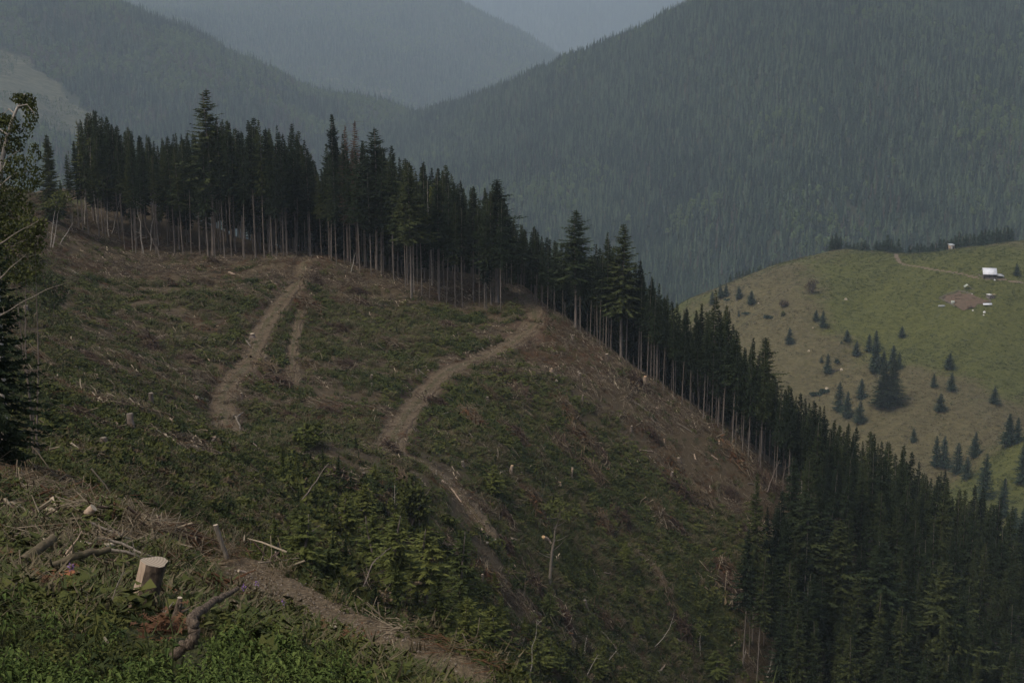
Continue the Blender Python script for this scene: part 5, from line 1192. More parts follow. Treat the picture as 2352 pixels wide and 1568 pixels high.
def leaf_cluster(cx, cy, rx, ry, n, leaf, Y, seed, hang=.8):
    g = np.random.default_rng(seed); T_ = []; c = at(cx, cy, Y)-np.array([b0[0], Yb, gz]); sx = rx/Fp(Y); sy = ry/Fp(Y)
    for i in range(n):
        v = g.normal(0, 1, 3); v /= np.linalg.norm(v); p = c+v*g.uniform(.2,1)**.5*np.array([sx, max(sx,.5), sy]); d = g.normal(0,.5,3); d[2] -= hang; d /= np.linalg.norm(d); q = np.cross(d, g.normal(0,1,3)); q /= np.linalg.norm(q); s = leaf*g.uniform(.7,1.3); m_ = p+d*s*.45
        T_.append([p, m_+q*s*.35, m_-q*s*.35]); T_.append([m_-q*s*.35, m_+q*s*.35, p+d*s])
    return T_
CL = [(60,232,18,20,170),(72,262,12,30,120),(42,224,14,14,80),(22,285,22,24,160),(5,272,18,14,110),(30,330,26,22,190),(-5,330,30,30,190),(60,300,14,20,50),(40,378,34,26,230),(80,350,12,24,60),(10,400,34,26,210),(60,420,30,22,170),(25,450,40,26,240),(85,400,12,22,60),(5,490,36,24,190),(55,478,26,18,120),(-20,300,25,60,200),(-20,430,30,60,220)]
a = Acc()
for k, c_ in enumerate(CL): a.tris(leaf_cluster(c_[0], c_[1], c_[2]*1.05, c_[3]*1.05, int(c_[4]*1.9), .085, Yb+rng.uniform(-.6,.6), 700+k))
link('leaves', a.mesh('leaves', ['leaves_birch']), e)
# bushy broadleaf shrub below the birch
lob = []
def shrub_px(name, label, Y, blobs_, mat, leaf, stems, hang=.3, cat='shrub', per=1.0):
    xs = [b[0] for b in blobs_]; ys = [b[1]+b[3] for b in blobs_]; bx = float(np.mean(xs)); u, r_ = ur(bx, max(ys)); z = near.H(np.array([u*Y]), np.array([Y]))[0]; base = np.array([u*Y, Y, z]); g = np.random.default_rng(int(bx*3+Y)+len(blobs_))
    e = empty(name, tuple(base), label, cat); T_ = []
    for (cx, cy, rx, ry, n) in blobs_:
        c = at(cx, cy, Y)-base; sx = rx/Fp(Y); sy = ry/Fp(Y)
        for i in range(int(n*per)):
            v = g.normal(0,1,3); v /= np.linalg.norm(v); p = c+v*g.uniform(.15,1)**.5*np.array([sx, sx*.9, sy]); d = g.normal(0,.6,3)+v*.3; d[2] -= hang; d /= np.linalg.norm(d); q = np.cross(d, g.normal(0,1,3)); q /= np.linalg.norm(q); s = leaf*g.uniform(.6,1.3)
            T_.append([p-q*s*.4, p+q*s*.4, p+d*s])
    a = Acc(); a.tris(T_); link('foliage', a.mesh('foliage', [mat]), e); a = Acc()
    for (cx, cy, rx, ry, n) in blobs_[:stems]: c = at(cx, cy, Y)-base; a.tube([g.normal(0,.2,3)*[1,.5,0]-[0,0,.2], c*.5+g.normal(0,.12,3), c], [.04,.025,.008], 5)
    link('stem', a.mesh('stem', ['dead_bark']), e); return e
shrub_px('willow_shrub', 'dark leafy shrub under the birch at the left edge', 48, [(60,520,40,30,500),(25,560,45,40,700),(80,560,26,30,300),(10,620,40,35,450),(70,610,30,28,280),(95,520,18,22,150),(60,640,30,20,140),(-10,520,40,50,400)], 'leaves_birch', .10, 3)
shrub_px('willow_shrub', 'round dark leafy shrub on the slope just right of the left edge spruce', 165, [(125,650,26,24,230),(110,690,26,28,240),(140,680,18,18,120),(95,640,20,20,150)], 'dark_leaf', .32, 4)
P_(lib('edgeA', lambda: None) or (12, spruce_mesh(801, 12, .05, 3.0, 2.6, ('needles_dark',), .34, 10, .36, droop=1.1), trunk_mesh(801, 12, .05, .16, stubs=3)), -12, 940, 425, 'dark drooping spruce cut by the left edge, under the birch', Y=40, wpx=None, name='spruce_tree', cat='tree')
for k, pts in enumerate([[(0,725),(40,700),(100,668),(150,650)],[(0,640),(30,610),(60,585)],[(0,560),(40,535),(90,505)]]):
    log_px('bare_stick', pts, 38, [.022,.014,.006], 'grey_wood', ['lowest long bare stick poking out of the left edge spruce','middle bare stick poking out of the left edge spruce','highest bare stick beside the birch at the left edge'][k], 'stick', n=5, twigs=3, twl=.5, anchor=False)

# ================================================================ gully and slope trees
def yt(x, yb, yt_, w_, lab, conv=None, kind=None, name='young_spruce', Y=None, nat=1.7, ymin=30):
    if conv: x_, y0 = conv(x, yb); _, y1 = conv(x, yt_); sc_ = {cG: .9408/2.92, cF: .9408/2.94, cH: .9408/2.94, cK: .9408/3.36, cJ: .9408/2.851, cI: .9408/2.351, cE: .9408/2.92}[conv]; w_ *= sc_
    else: x_, y0, y1 = x, yb, yt_
    P_(kind or YOUNGV[int(rng.integers(4))], x_, y0, y1, lab, None, near, name, 'young tree', wpx=w_*1.25, natw=nat, Y=Y, ymin=ymin)
TALLY = [(11, lib(('gy', i), lambda: spruce_mesh(210+i, 11, [.30,.42][i], [1.9,1.6][i], 1.7, ('needles_young',), .42, 6, .45, gap=.12, droop=.8)), lib(('gt', i), lambda: trunk_mesh(210+i, 11, .35, .10, stubs=46))) for i in range(2)]
for q in [
  (850,450,1620,0,'tallest young spruce in the gully, with a bare pale lower trunk'), ]:
    pass
P_(TALLY[0], 915, 1530, 1178, 'tallest young spruce in the gully, with a pale bare lower trunk', name='young_spruce', cat='young tree', Y=84, wpx=170, natw=1.9)
P_(TALLY[1], 985, 1560, 1205, 'young spruce close behind the tallest one in the gully', name='young_spruce', cat='young tree', Y=90, wpx=120, natw=1.6)
P_(TALLY[0], 1060, 1580, 1215, 'slender young spruce right of the two tallest in the gully', name='young_spruce', cat='young tree', Y=95, wpx=110, natw=1.9)
P_(YOUNGV[2], 1075, 1590, 1370, 'bushy bright young spruce at the bottom middle of the picture', name='young_spruce', cat='young tree', Y=86, wpx=130, natw=1.9)
P_(YOUNGV[0], 1130, 1620, 1390, 'broad young spruce right of the bushy bright one at the bottom', name='young_spruce', cat='young tree', Y=88, wpx=140, natw=1.7)
P_(YOUNGV[2], 1010, 1520, 1330, 'dark green young spruce low between the gully spruces', name='young_spruce', cat='young tree', Y=85, wpx=110, natw=1.9)
P_(YOUNGV[1], 700, 1345, 1180, 'soft round young spruce left in the gully, above the gravel path', name='young_spruce', cat='young tree', Y=70, wpx=110, natw=1.5)
P_(YOUNGV[3], 860, 1330, 1180, 'yellow-green young spruce left of the tallest one in the gully', name='young_spruce', cat='young tree', Y=90, wpx=90, natw=1.4)
P_(YOUNGV[0], 800, 1300, 1130, 'young spruce on the far gully side under the upper bend', name='young_spruce', cat='young tree', Y=98, wpx=80, natw=1.7)
P_(YOUNGV[1], 635, 1300, 1190, 'small young spruce at the left head of the gully', name='young_spruce', cat='young tree', Y=62, wpx=70, natw=1.5)
P_(YOUNGV[3], 590, 1330, 1235, 'low yellowish young spruce beside the top of the gravel path', name='young_spruce', cat='young tree', Y=42, wpx=66, natw=1.4)
for q in [(60,480,320,130,'soft young spruce at the left side of the gully, half in shade',cG),(630,180,10,110,'dark pointed young spruce above the gully left of the round bush',cG),(1480,230,10,130,'dark dense young spruce in the middle of the clearing, below the road fork',cG),
  (1265,640,490,90,'bright young spruce on the slope right of the tallest gully spruce',cG),(1870,1080,920,130,'yellow-green young spruce below the crooked grey tree',cG),(1290,1560,960,200,'wide light green young spruce at the bottom of the slope',cG),(1000,560,380,120,'pale young spruce above the tallest gully pair',cG),
  (560,420,150,150,'feathery yellow-green young tree in the gully',cG),(1860,1500,1240,170,'bushy young spruce at the lower edge beside the thin birch stem',cG),(1420,1500,1330,160,'low spreading young spruce at the bottom, left of the thin birch stem',cG),
  (930,290,60,90,'tall soft young spruce on the slope right of the crooked grey tree',cK),(1180,610,470,70,'small dark young spruce alone on the bare lower slope',cK),(1025,830,680,80,'small light spruce with thin stem on the bare lower slope',cK),(1375,740,620,110,'leaning young spruce under the arched birch stem',cK),
  (1520,900,740,130,'thin yellowish young birch-like spruce near the right wood',cK),(1660,1230,960,230,'large soft young spruce at the bottom, nearest the right wood',cK),(1030,1160,1040,100,'round dark young spruce at the bottom edge, mid slope',cK),(700,1200,960,160,'green young spruce at the bottom edge right of the thin birch',cK),
  (200,1160,860,200,'bright bushy young spruce left at the bottom, beside the red-brown brash',cK),(940,560,430,90,'faint young spruce in the dry grass of the lower slope',cK),(140,1330,1180,230,'bushy yellow-green spruce in the dip at the upper middle of the slope',cH),(170,1390,1180,180,'dark young spruce beside the bushy one in the dip',cH)][:21]:
    yt(*q)
P_(SLIMV[0], 915, 1150, 1075, 'round dark broadleaf bush on a bare stem above the gully', name='broadleaf_tree', cat='young tree', Y=108, wpx=None)
bush(945, 1205, 95, 110, 'round dark-leaved bush tree above the gully, right of the pointed spruce', 'leaves_birch', conv=None, surf=near, n=1100, leaf=.30, ymin=90, sc=1.0)
bush(708, 1030, 70, 62, 'rounded green bush below the upper track, left of the road fork', 'needles_young', conv=None, surf=near, n=900, leaf=.28, ymin=90, sc=1.0)
bush(745, 1215, 60, 46, 'low yellow-green bush at the left of the gully', 'leaves_shrub', conv=None, surf=near, n=600, leaf=.22, ymin=60, sc=1.0)
# crooked grey tree standing on the slope
pole('crooked_grey_tree', (1262,1345), (1290,1165), .22, 'grey_wood', 'crooked grey half-dead tree standing alone on the lower slope', cat='tree', twigs=14, seed=3, bend=.03)
p = near.pick(1262,1345); u, r_ = ur(1290,1170); o = link('crown', leafy_mesh(77, [(0,0,0,2.2,.8),(-1.5,0,.5,1.4,.6),(1.2,0,-.8,1.2,.7),(-.6,0,-3.6,1.0,.6),(0.2,0,1.0,1.0,.5)], 520, .26, 'leaves_birch')); par = [q for q in C.objects if q.name.startswith('crooked_grey_tree')][0]; o.parent = par; o.location = (u*p[1]-p[0], 0, r_*p[1]-p[2])
# thin birch stems at the bottom
for i, (a_, b_, bd, lab) in enumerate([(cK(145,1230),cK(215,735),.02,'thin pale birch stem rising from the bottom edge, leftmost of the slope'),(cK(600,1215),cK(702,1015),0,'pale broken stem leaning right at the bottom edge'),(cK(705,1010),cK(740,990),0,'small bent tip of the broken stem'),(cK(578,1050),cK(620,850),.0,'thin white birch stem above the broken one'),
   (cK(770,1080),cK(860,980),0,'short pale stick leaning right beside the broken stem'),(cK(1165,950),cK(1340,640),-.10,'long arched birch stem bending right over the bare lower slope'),(cK(1545,1050),cK(1545,830),0,'straight thin birch stem under the yellowish young tree'),(cK(1905,1070),cK(1925,960),0,'short pale trunk at the foot of the right wood'),
   (cK(2085,1233),cK(2150,975),0,'pale leaning stem against the dark right wood, bottom'),(cK(890,800),cK(935,720),0,'thin reddish twig standing on the bare lower slope'),(cK(100,570),cK(95,480),0,'thin reddish stem among brash at the left lower slope'),(cG(1690,1000),cG(1710,790),0,'thin rusty stem standing left of the crooked grey tree')]):
    if i == 2: continue
    pole('thin_birch', a_, b_, .055 if i < 9 else .035, 'birch_bark' if i not in (9,10,11) else 'dead_bark', lab, cat='thin tree', bend=bd, seed=20+i, twigs=5)
# long thin fallen poles in the gully
for i, (pts, lab) in enumerate([([cG(70,320),cG(180,170),cG(300,0)],'long thin grey pole leaning up right in the left gully'),([cG(200,272),cG(390,355)],'thin grey pole lying under the leaning one in the gully'),([cG(240,388),cG(400,352),cG(545,335)],'long pale pole lying level across the gully'),([cG(20,640),cG(120,540),cG(240,440)],'thin curved grey branch sweeping up from the left gully'),
   ([cG(290,690),cG(352,770)],'short pale stick in the dark brush of the gully'),([cG(545,890),cG(690,990)],'grey pole lying down the dark gully side'),([cG(530,940),cG(605,710),cG(745,600)],'dead leaning stem bending right in the gully'),([cG(705,260),cG(730,410)],'thin pale snag standing above the feathery tree'),
   ([cF(1880,1510),cF(2230,1515)],'upper of two level pale poles above the gully head'),([cF(1820,1440),cF(1910,1530)],'pale stick crossing the two level poles'),([cF(1920,1530),cF(2240,1522)],'lower of two level pale poles above the gully head'),([cF(1310,1567),cF(1400,1520),cF(1480,1475)],'long slender stick leaning right in the left brush')]):
    log_px('fallen_pole', [ (x,y) for x,y in pts], [72,74,76][:len(pts)] if i < 8 else None, [.045,.035,.02], 'dead_bark', lab, 'pole', n=5, dz=.25, ends=None, twigs=3, twl=.7)

# ================================================================ stumps, logs and brash heaps on the clearing
ST = [(cF(1085,1150),1.9,.36,'grey','tall grey stump with spreading roots on the left slope'),(cF(940,1320),1.6,.38,'grey','tilted grey stump among fallen sticks on the left slope'),(cF(765,1490),1.3,.3,'grey','grey splintered root stump low on the left slope'),(cF(805,1365),.5,.35,'pale','pale-topped stump lying low in the left brush'),
 (cF(182,470),.9,.4,'pale','light-topped stump in the shadow of the left edge spruce'),(cF(1900,850),1.4,.28,'pale','upright pale post-like stump beside the upper track'),(cF(1735,1105),1.2,.22,'pale','pale snapped stump below the end of the upper track'),(cF(1810,660),.8,.5,'pale','pale broken rocks-like stump on the upper track bank'),
 (cH(605,830),1.3,.26,'pale','bright upright stump alone in the green middle slope'),(cH(610,860),.5,.3,'grey','dark low stump at the foot of the bright upright one'),(cH(1455,528),.7,.24,'pale','small orange-topped stump above the lower track'),(cH(932,780),1.1,.2,'pale','thin pale stump at the left shoulder of the lower track'),
 (cH(1897,790),1.3,.26,'fresh','tall fresh yellow stump right of the lower track'),(cH(2098,800),1.0,.30,'pale','whitish stump right of the tall yellow one'),(cH(2047,525),1.0,.3,'pale','pale stump high on the right slope'),(cH(2095,602),.6,.2,'pale','tiny pale stump under the high right one'),(cH(1435,975),.7,.34,'pale','flat pale stump in the middle of the clearing'),
 (cH(2118,980),1.5,.22,'pale','slim white snapped stump on the right slope'),(cH(1263,1440),.8,.25,'pale','pale stump low in the central green'),(cH(2060,1400),.9,.2,'grey','thin grey stump near the lower right of the middle slope'),(cH(2042,1500),1.5,.24,'pale','pale snag stump standing above the crooked grey tree'),(cH(1605,1480),1.3,.3,'fresh','orange splintered stump right of the dark young spruce'),
 (cH(900,395),1.0,.16,'grey','thin grey stump on the slope below the stand'),(cH(1065,460),.5,.2,'pale','tiny pale stump under the brash heap below the stand'),(cH(1508,745),.8,.3,'grey','dark stump with white cut edge below the lower track'),
 (cJ(780,250),1.9,.42,'fresh','large bright splintered stump at the top right edge of the clearing'),(cJ(132,185),1.3,.3,'fresh','yellow stump on the upper right slope'),(cJ(325,195),1.0,.32,'pale','cream stump among brash on the upper right slope'),(cJ(517,85),1.3,.4,'pale','pale ragged stump near the stand on the upper right slope'),
 (cJ(685,575),1.1,.24,'pale','white-topped stump in the bare brown patch'),(cJ(1300,680),1.1,.22,'fresh','pale T-shaped stump near the right stand'),(cJ(1020,790),.9,.4,'pale','round light stump on the lower green slope'),(cJ(965,895),.9,.3,'pale','ragged pale stump below the round light one'),(cJ(1250,1180),.6,.22,'pale','tiny pale stump in the green near the right stand'),
 (cJ(1757,1260),1.4,.24,'pale','pale cross-shaped snag at the right corner of the clearing'),(cJ(1730,1105),1.0,.5,'fresh','reddish fresh stump at the foot of the right stand'),(cJ(270,900),1.5,.22,'fresh','upright pale snag left on the lower slope'),(cJ(187,955),.5,.4,'fresh','fresh pinkish stump below the upright snag'),(cJ(918,665),.9,.16,'fresh','thin yellow stub on the green right slope'),
 (cG(1610,478),.35,.38,'fresh','flat orange cut stump right of the spur track'),(cG(535,150),1.6,.22,'old','dark upright stump at the left of the pointed spruce'),(cG(1688,120),1.4,.2,'old','dark snag stump right of the dark young spruce'),(cG(1395,850),1.0,.16,'pale','pale peg stump in the lower brash'),(cG(1355,960),1.1,.14,'pale','thin pale peg below the other peg stump'),(cG(2140,1060),1.9,.30,'grey','tall grey stump on the lower bare slope')]
SM = {'grey':('dead_bark','grey_wood'),'pale':('dead_bark','cut_wood'),'fresh':('bare_wood','fresh_wood'),'old':('stump_bark','grey_wood')}
for (x, y), h_, r_, kd, lab in ST:
    stump('tree_stump', x, y, 30, r_*.62, h_*.72, lab, SM[kd], lean=(g5.normal(0,.12), g5.normal(0,.08)), flare=1.5, n=9)
LG = [(cF(670,880),cF(705,975),.12,'pale','white pole end sticking out of the brash on the left slope'),(cF(450,840),cF(610,910),.08,'pale','thin pale pole beside the brash heap on the left slope'),(cF(820,1245),cF(850,1330),.08,'pale','short white stick standing left of the tilted stump'),(cF(1220,1255),cF(1280,1350),.08,'pale','pale stick lying on the lower left slope'),
 (cF(1505,1350),cF(1525,1430),.12,'pale','crooked white branch on the lower left slope'),(cF(1410,1110),cF(1490,1130),.22,'grey','short grey log below the end of the upper track'),(cF(1445,770),cF(1505,835),.12,'pale','slanting pale log left of the upper track'),(cF(480,170),cF(600,245),.12,'grey','upper long grey log on the left slope'),(cF(600,235),cF(660,275),.10,'grey','lower end of the long grey log line on the left slope'),
 (cF(340,430),cF(400,510),.09,'grey','thin grey log slanting down the left slope'),(cF(400,670),cF(435,658),.12,'pale','small white stick on the left slope'),(cF(1645,205),cF(1690,222),.22,'pale','short pale log with dark underside high on the slope'),(cF(830,1130),cF(870,1180),.06,'grey','short thin stick above the tilted stump'),(cF(880,1190),cF(940,1365),.07,'grey','dark stick leaning across the tilted stump'),
 (cF(1690,1240),cF(1730,1330),.12,'grey','grey stick below the upper track end'),(cF(1700,1250),cF(1755,1200),.12,'grey','dark pole crossing below the upper track end'),(cF(1750,680),cF(1800,740),.13,'grey','pair of dark poles on the upper track bank'),
 (cH(1350,1138),cH(1395,1142),.26,'cut','short bright cut log in the centre of the clearing'),(cH(940,750),cH(1015,815),.09,'grey','thin pole crossing onto the lower track'),(cH(1080,1010),cH(1150,1035),.10,'grey','grey pole on the brash heap under the lower track'),(cH(1060,1090),cH(1180,1055),.12,'grey','curved root-like branch below the brash heap'),
 (cH(1740,760),cH(1760,800),.10,'pale','short pale stick below the lower track bend'),(cH(1900,540),cH(1935,560),.10,'pale','white sliver on the crest slope'),(cH(2170,745),cH(2200,735),.12,'pale','small white forked wood on the right slope'),(cH(1290,1210),cH(1470,1340),.12,'grey','long row of grey poles running down the middle slope'),(cH(1500,1370),cH(1610,1480),.09,'grey','thin curved stick near the orange stump'),
 (cH(1740,1450),cH(1800,1430),.10,'pale','pale stick on the lower middle slope'),(cH(100,690),cH(150,660),.09,'pale','bent white twig left in the middle slope'),(cH(440,780),cH(525,830),.10,'grey','crooked pale branch in the green middle slope'),(cH(1380,580),cH(1415,615),.12,'grey','small pole above the lower track'),
 (cJ(160,247),cJ(175,250),.24,'cut','small bright log block on the upper right slope'),(cJ(745,745),cJ(835,740),.12,'pale','level whitish branch in the bare brown patch'),(cJ(1245,755),cJ(1290,800),.12,'pale','pale stick on the slope near the right stand'),(cJ(1125,765),cJ(1140,795),.12,'pale','short bright stick on the right slope'),(cJ(435,1165),cJ(460,1190),.26,'cut','short bright log on the brown lower slope'),
 (cJ(75,1340),cJ(130,1380),.24,'fresh','orange-ended log with upturned root, left on the lower slope'),(cJ(1480,1180),cJ(1545,1275),.14,'pale','slanting pale log near the right corner of the clearing'),(cJ(1490,1215),cJ(1520,1235),.14,'cut','white blocks lying on the slanting log'),(cJ(790,1200),cJ(970,1200),.12,'pale','long level whitish branch on the lower slope'),(cJ(1500,950),cJ(1680,985),.10,'grey','long thin pole reaching into the right stand'),
 (cJ(860,420),cJ(880,445),.12,'pale','pale stick on the top right bare slope'),(cJ(820,500),cJ(920,600),.13,'grey','long mossy pole down the top right slope'),(cJ(1000,540),cJ(1110,605),.13,'grey','row of grey poles near the right stand'),(cJ(700,380),cJ(820,480),.12,'grey','dark pole line on the bare brown slope'),(cJ(400,150),cJ(425,155),.14,'pale','light forked piece on the upper right slope'),
 (cG(1385,480),cG(1430,560),.16,'pale','pale stripped log at the side of the spur track'),(cG(1420,590),cG(1490,575),.12,'cut','yellowish stick under the pale stripped log'),(cG(1175,220),cG(1245,300),.10,'pale','thin pale pole lying on the spur track'),(cG(1105,145),cG(1130,170),.18,'pale','short thick stick at the top of the spur track'),(cG(1600,560),cG(1640,575),.2,'pale','grey-white root chunk right of the spur track'),
 (cG(1620,750),cG(1655,800),.14,'pale','pale log piece on the lower left slope'),(cG(1850,560),cG(1885,595),.2,'fresh','peeled log with dark root near the crooked grey tree'),(cG(1490,650),cG(1600,660),.08,'grey','thin level pole on the brash below the spur track'),(cG(1540,680),cG(1600,740),.09,'grey','thin slanting pole on the brash below the spur track'),
 (cK(1190,1165),cK(1260,1105),.14,'pale','pale forked log at the bottom of the slope'),(cK(1790,965),cK(1865,938),.12,'pale','pale stick before the right wood'),(cK(835,1010),cK(900,1040),.10,'grey','short pole above the round dark spruce'),(cK(670,690),cK(730,710),.10,'pale','white bent stick beside the tall grey stump'),(cK(1355,890),cK(1400,915),.09,'grey','small stick on the grey brash of the lower slope'),
 (cK(1580,460),cK(1605,500),.12,'pale','pale stick in the green lower slope'),(cK(255,65),cK(315,110),.2,'fresh','stripped log end by an upturned root'),(cK(755,350),cK(820,375),.10,'pale','thin pale stick left on the lower slope'),(cK(60,590),cK(400,790),.10,'grey','very long dark pole lying down the lower left slope'),(cK(690,790),cK(860,970),.12,'grey','long pale pole down the lower bare slope')]
LM = {'grey':'grey_wood','pale':'bare_wood','cut':'cut_wood','fresh':'bare_wood'}
for a_, b_, r_, kd, lab in LG:
    log_px('fallen_log' if 'log' in lab else 'fallen_branch', [a_, ((a_[0]+b_[0])/2, (a_[1]+b_[1])/2), b_], None, [r_, r_*.85, r_*.6], LM[kd], lab, 'log' if 'log' in lab else 'branch', n=6, ends={'fresh':'fresh_wood'}.get(kd, 'cut_wood'), dz=.10, twigs=2 if r_ < .11 else 0, twl=.5)
# brash heaps
HM = []
for i in range(9):
    g = np.random.default_rng(900+i); a = Acc(); b = Acc()
    for k in range(180):
        az = g.normal(0, .55) if k % 2 else g.uniform(0, 6.283); l = g.uniform(.4, 1.8); rr = abs(g.normal(0, .8)); th = g.uniform(0, 6.283); c = np.array([rr*math.cos(th)*1.3, rr*math.sin(th)*.8, max(0, .75-rr*.5)*g.uniform(.2, 1.1)+.05])
        d = np.array([math.cos(az), math.sin(az), g.normal(-.05, .38)]); d /= np.linalg.norm(d); r0 = g.uniform(.02, .05)
        (a if k % 4 else b).tube([c-d*l/2, c+g.normal(0,.06,3), c+d*l/2], [r0, r0*.8, r0*.3], 3)
    c_ = Acc(); T_ = []
    for k in range(240):
        rr = abs(g.normal(0,.75)); th = g.uniform(0,6.283); c = np.array([rr*math.cos(th)*1.2, rr*math.sin(th)*.8, max(.05,.6-rr*.4)*g.random()]); q = g.normal(0,1,3)*.09; d = g.normal(0,1,3)*.20; T_.append([c-q, c+q, c+d])
    c_.tris(T_)
    HM.append((a.mesh('twigs', ['brown_brash' if i % 2 else 'dark_brash']), b.mesh('sticks', ['grey_stick' if i % 3 else 'brown_brash']), c_.mesh('needles', [['dark_brash','red_brash','brown_brash'][i % 3]])))
HP = [(cF(640,830),1.5,'dark heap of roots and poles on the left slope'),(cF(270,850),1.5,'brown thorny heap low on the left slope'),(cF(580,1240),1.0,'small heap beside the grey stump roots'),(cF(1480,270),1.3,'grey brash heap below the left stand'),(cF(1210,280),1.4,'wide brash heap high on the left slope'),(cF(1490,500),1.2,'reddish brash heap left of the upper track'),
 (cF(1060,720),1.8,'broad brown brash heap on the left middle slope'),(cF(1460,600),1.3,'grey heap of poles left of the upper track'),(cF(1380,830),1.4,'dark brown brash heap above the upper track end'),(cF(1470,1090),1.2,'dark heap of branches below the upper track end'),(cF(2190,430),2.4,'long brash heap along the right side of the upper track'),(cF(2250,260),2.0,'brash heap beside the top of the upper track'),
 (cF(1930,900),1.8,'brash heap around the post-like stump'),(cF(2010,1010),1.8,'big brown brash heap right of the upper track end'),(cF(2230,880),1.5,'grey brash heap left in the middle slope'),(cF(2080,1250),1.4,'rusty brash heap on the lower middle slope'),(cF(600,360),1.2,'brash heap along the long grey log'),(cF(1550,140),1.2,'small brash heap under the left stand'),
 (cH(520,200),1.6,'brash heap with white splinters under the stand'),(cH(360,260),1.5,'brown brash heap right of the upper track top'),(cH(550,290),1.4,'dark brown brash heap below the white-splintered one'),(cH(750,340),1.3,'small peaked heap of poles under the stand'),(cH(1160,450),1.5,'rounded brown brash heap below the middle stand'),(cH(720,560),2.0,'broad grey brash heap in the middle slope'),
 (cH(380,470),1.6,'brash heap on the left of the middle slope'),(cH(230,500),1.4,'small brash heap left of the middle heaps'),(cH(450,740),2.0,'long purple-brown brash heap in the green middle slope'),(cH(1100,1020),1.8,'tall brash heap just under the lower track'),(cH(1330,1110),1.8,'dark brash heap behind the bright cut log'),(cH(1700,940),1.6,'round brown brash heap on the right middle slope'),
 (cH(1460,940),1.5,'rusty brash heap beside the flat pale stump'),(cH(1640,1230),1.6,'pale-tipped brash heap in the dry grass'),(cH(1960,1330),1.6,'flat brash heap on the lower right slope'),(cH(1560,790),1.2,'dark brash heap below the lower track'),(cH(2000,1040),1.8,'brash heap spilling down the right slope'),(cH(730,1330),1.6,'brash heap at the head of the spur track'),(cH(310,1060),1.5,'dark brash heap with a white root below the middle slope'),
 (cJ(330,640),2.0,'long grey-purple brash heap on the right slope'),(cJ(190,700),1.8,'grey brash heap left of the long one on the right slope'),(cJ(420,890),2.2,'streaked brash heap in the centre right slope'),(cJ(480,770),1.6,'brown brash heap on the centre right slope'),(cJ(1160,1060),2.2,'long brown brash heap sliding toward the right stand'),(cJ(1000,990),1.8,'reddish brash heap above the long sliding one'),
 (cJ(950,800),1.6,'brash heap left of the round light stump'),(cJ(720,260),2.0,'dark brash heap at the foot of the large bright stump'),(cJ(1380,1020),1.6,'grey heap of poles near the right stand'),(cJ(1440,800),2.4,'wide tangle of grey branches at the right stand edge'),(cJ(1620,950),2.4,'tangle of dead branches under the right stand'),(cJ(1620,1150),1.6,'dark brash heap in the right corner of the clearing'),
 (cJ(990,1260),2.0,'drooping grey brash heap on the lower slope'),(cJ(870,1180),1.8,'brown brash mound behind the level whitish branch'),(cJ(620,1200),1.5,'brown brash mound left of the level whitish branch'),(cJ(480,1230),1.6,'brash heap under the short bright log'),(cJ(1480,1300),1.6,'brown brash heap under the slanting pale log'),(cJ(830,620),1.5,'brash strip in the bare brown patch'),
 (cK(1750,350),2.4,'big brown brash heap on the lower right slope'),(cK(1780,480),2.2,'dark brash heap sliding below the big brown one'),(cK(750,740),1.6,'rusty red brash bank on the lower bare slope'),(cK(400,700),1.8,'brown brash heap at the left of the lower slope'),(cK(1200,400),1.6,'dark brown brash bush on the lower slope'),(cK(1380,790),1.8,'pale grey brash heap on the lower bare slope'),
 (cG(1750,290),1.8,'purple-brown brash heap right of the dark young spruce'),(cG(1560,420),1.6,'brash heap around the flat orange stump'),(cG(1560,620),1.6,'heap of long sticks below the spur track'),(cG(1440,850),1.6,'dark brash heap with pale pegs'),(cG(1750,880),1.6,'rusty brash hollow left of the crooked grey tree'),(cG(820,120),1.2,'grey dead brush beside the round bush tree'),(cG(350,130),2.0,'grey brush heap behind the leaning gully poles')]
for k, ((x, y), s_, lab) in enumerate(HP):
    p = near.pick(x, y, ymin=45); zx, zy = normals(near, np.array([p[0]]), np.array([p[1]])); rr = tilt(zx, zy, 1, spin=np.array([math.atan2(-.6, .8)+g5.normal(0,.35)]))[0]
    s_ *= 1.0
    e = empty('brash_heap', tuple(p), lab, 'brash heap', rz=rr[2], rx=rr[0], ry=rr[1], sc=(s_*g5.uniform(.8,1.25), s_*g5.uniform(.7,1.0), s_*g5.uniform(.6,.95))); a_, b_, c_ = HM[k % 9]; link('twigs', a_, e); link('sticks', b_, e); link('needles', c_, e)

# ================================================================ hut, cabin, paddock
def place(px, py, surf=meadow): return surf.pick(px, py)
def slab(acc, c, sx, sy, sz, k=0, rot=None): acc.box((-sx/2,-sy/2,-sz/2),(sx/2,sy/2,sz/2), k, rot, c)
p = place(*cD(2115, 492)); e = empty('shepherd_hut', tuple(p), 'dark timber hut with a bright white sheet roof on the green meadow', 'hut', rz=R(-12))
U = 2.7659/.9408; hs = p[1]/F
w_, d_, h_ = 78/U*hs, 5.0, 2.3
def quadpart(name, pts, mat, parent, th=.08):
    P = np.array(pts, float); n = np.cross(P[1]-P[0], P[2]-P[1]); n /= np.linalg.norm(n); a = Acc(); V = np.vstack([P, P-n*th]); a.add(V, [(0,1,2,3),(7,6,5,4),(0,4,5,1),(1,5,6,2),(2,6,7,3),(3,7,4,0)]); return link(name, a.mesh(name, [mat]), parent)
for nm, x0, x1 in (('wall',-w_/2,-.5),('wall',.5,w_/2)):
    a = Acc(); a.box((x0,-d_/2,-.6),(x1,-d_/2+.15,h_)); link(nm, a.mesh(nm, ['hut_wood']), e)
a = Acc(); a.box((-w_/2,d_/2-.15,-.3),(w_/2,d_/2,h_)); link('wall', a.mesh('wall', ['hut_wood']), e)
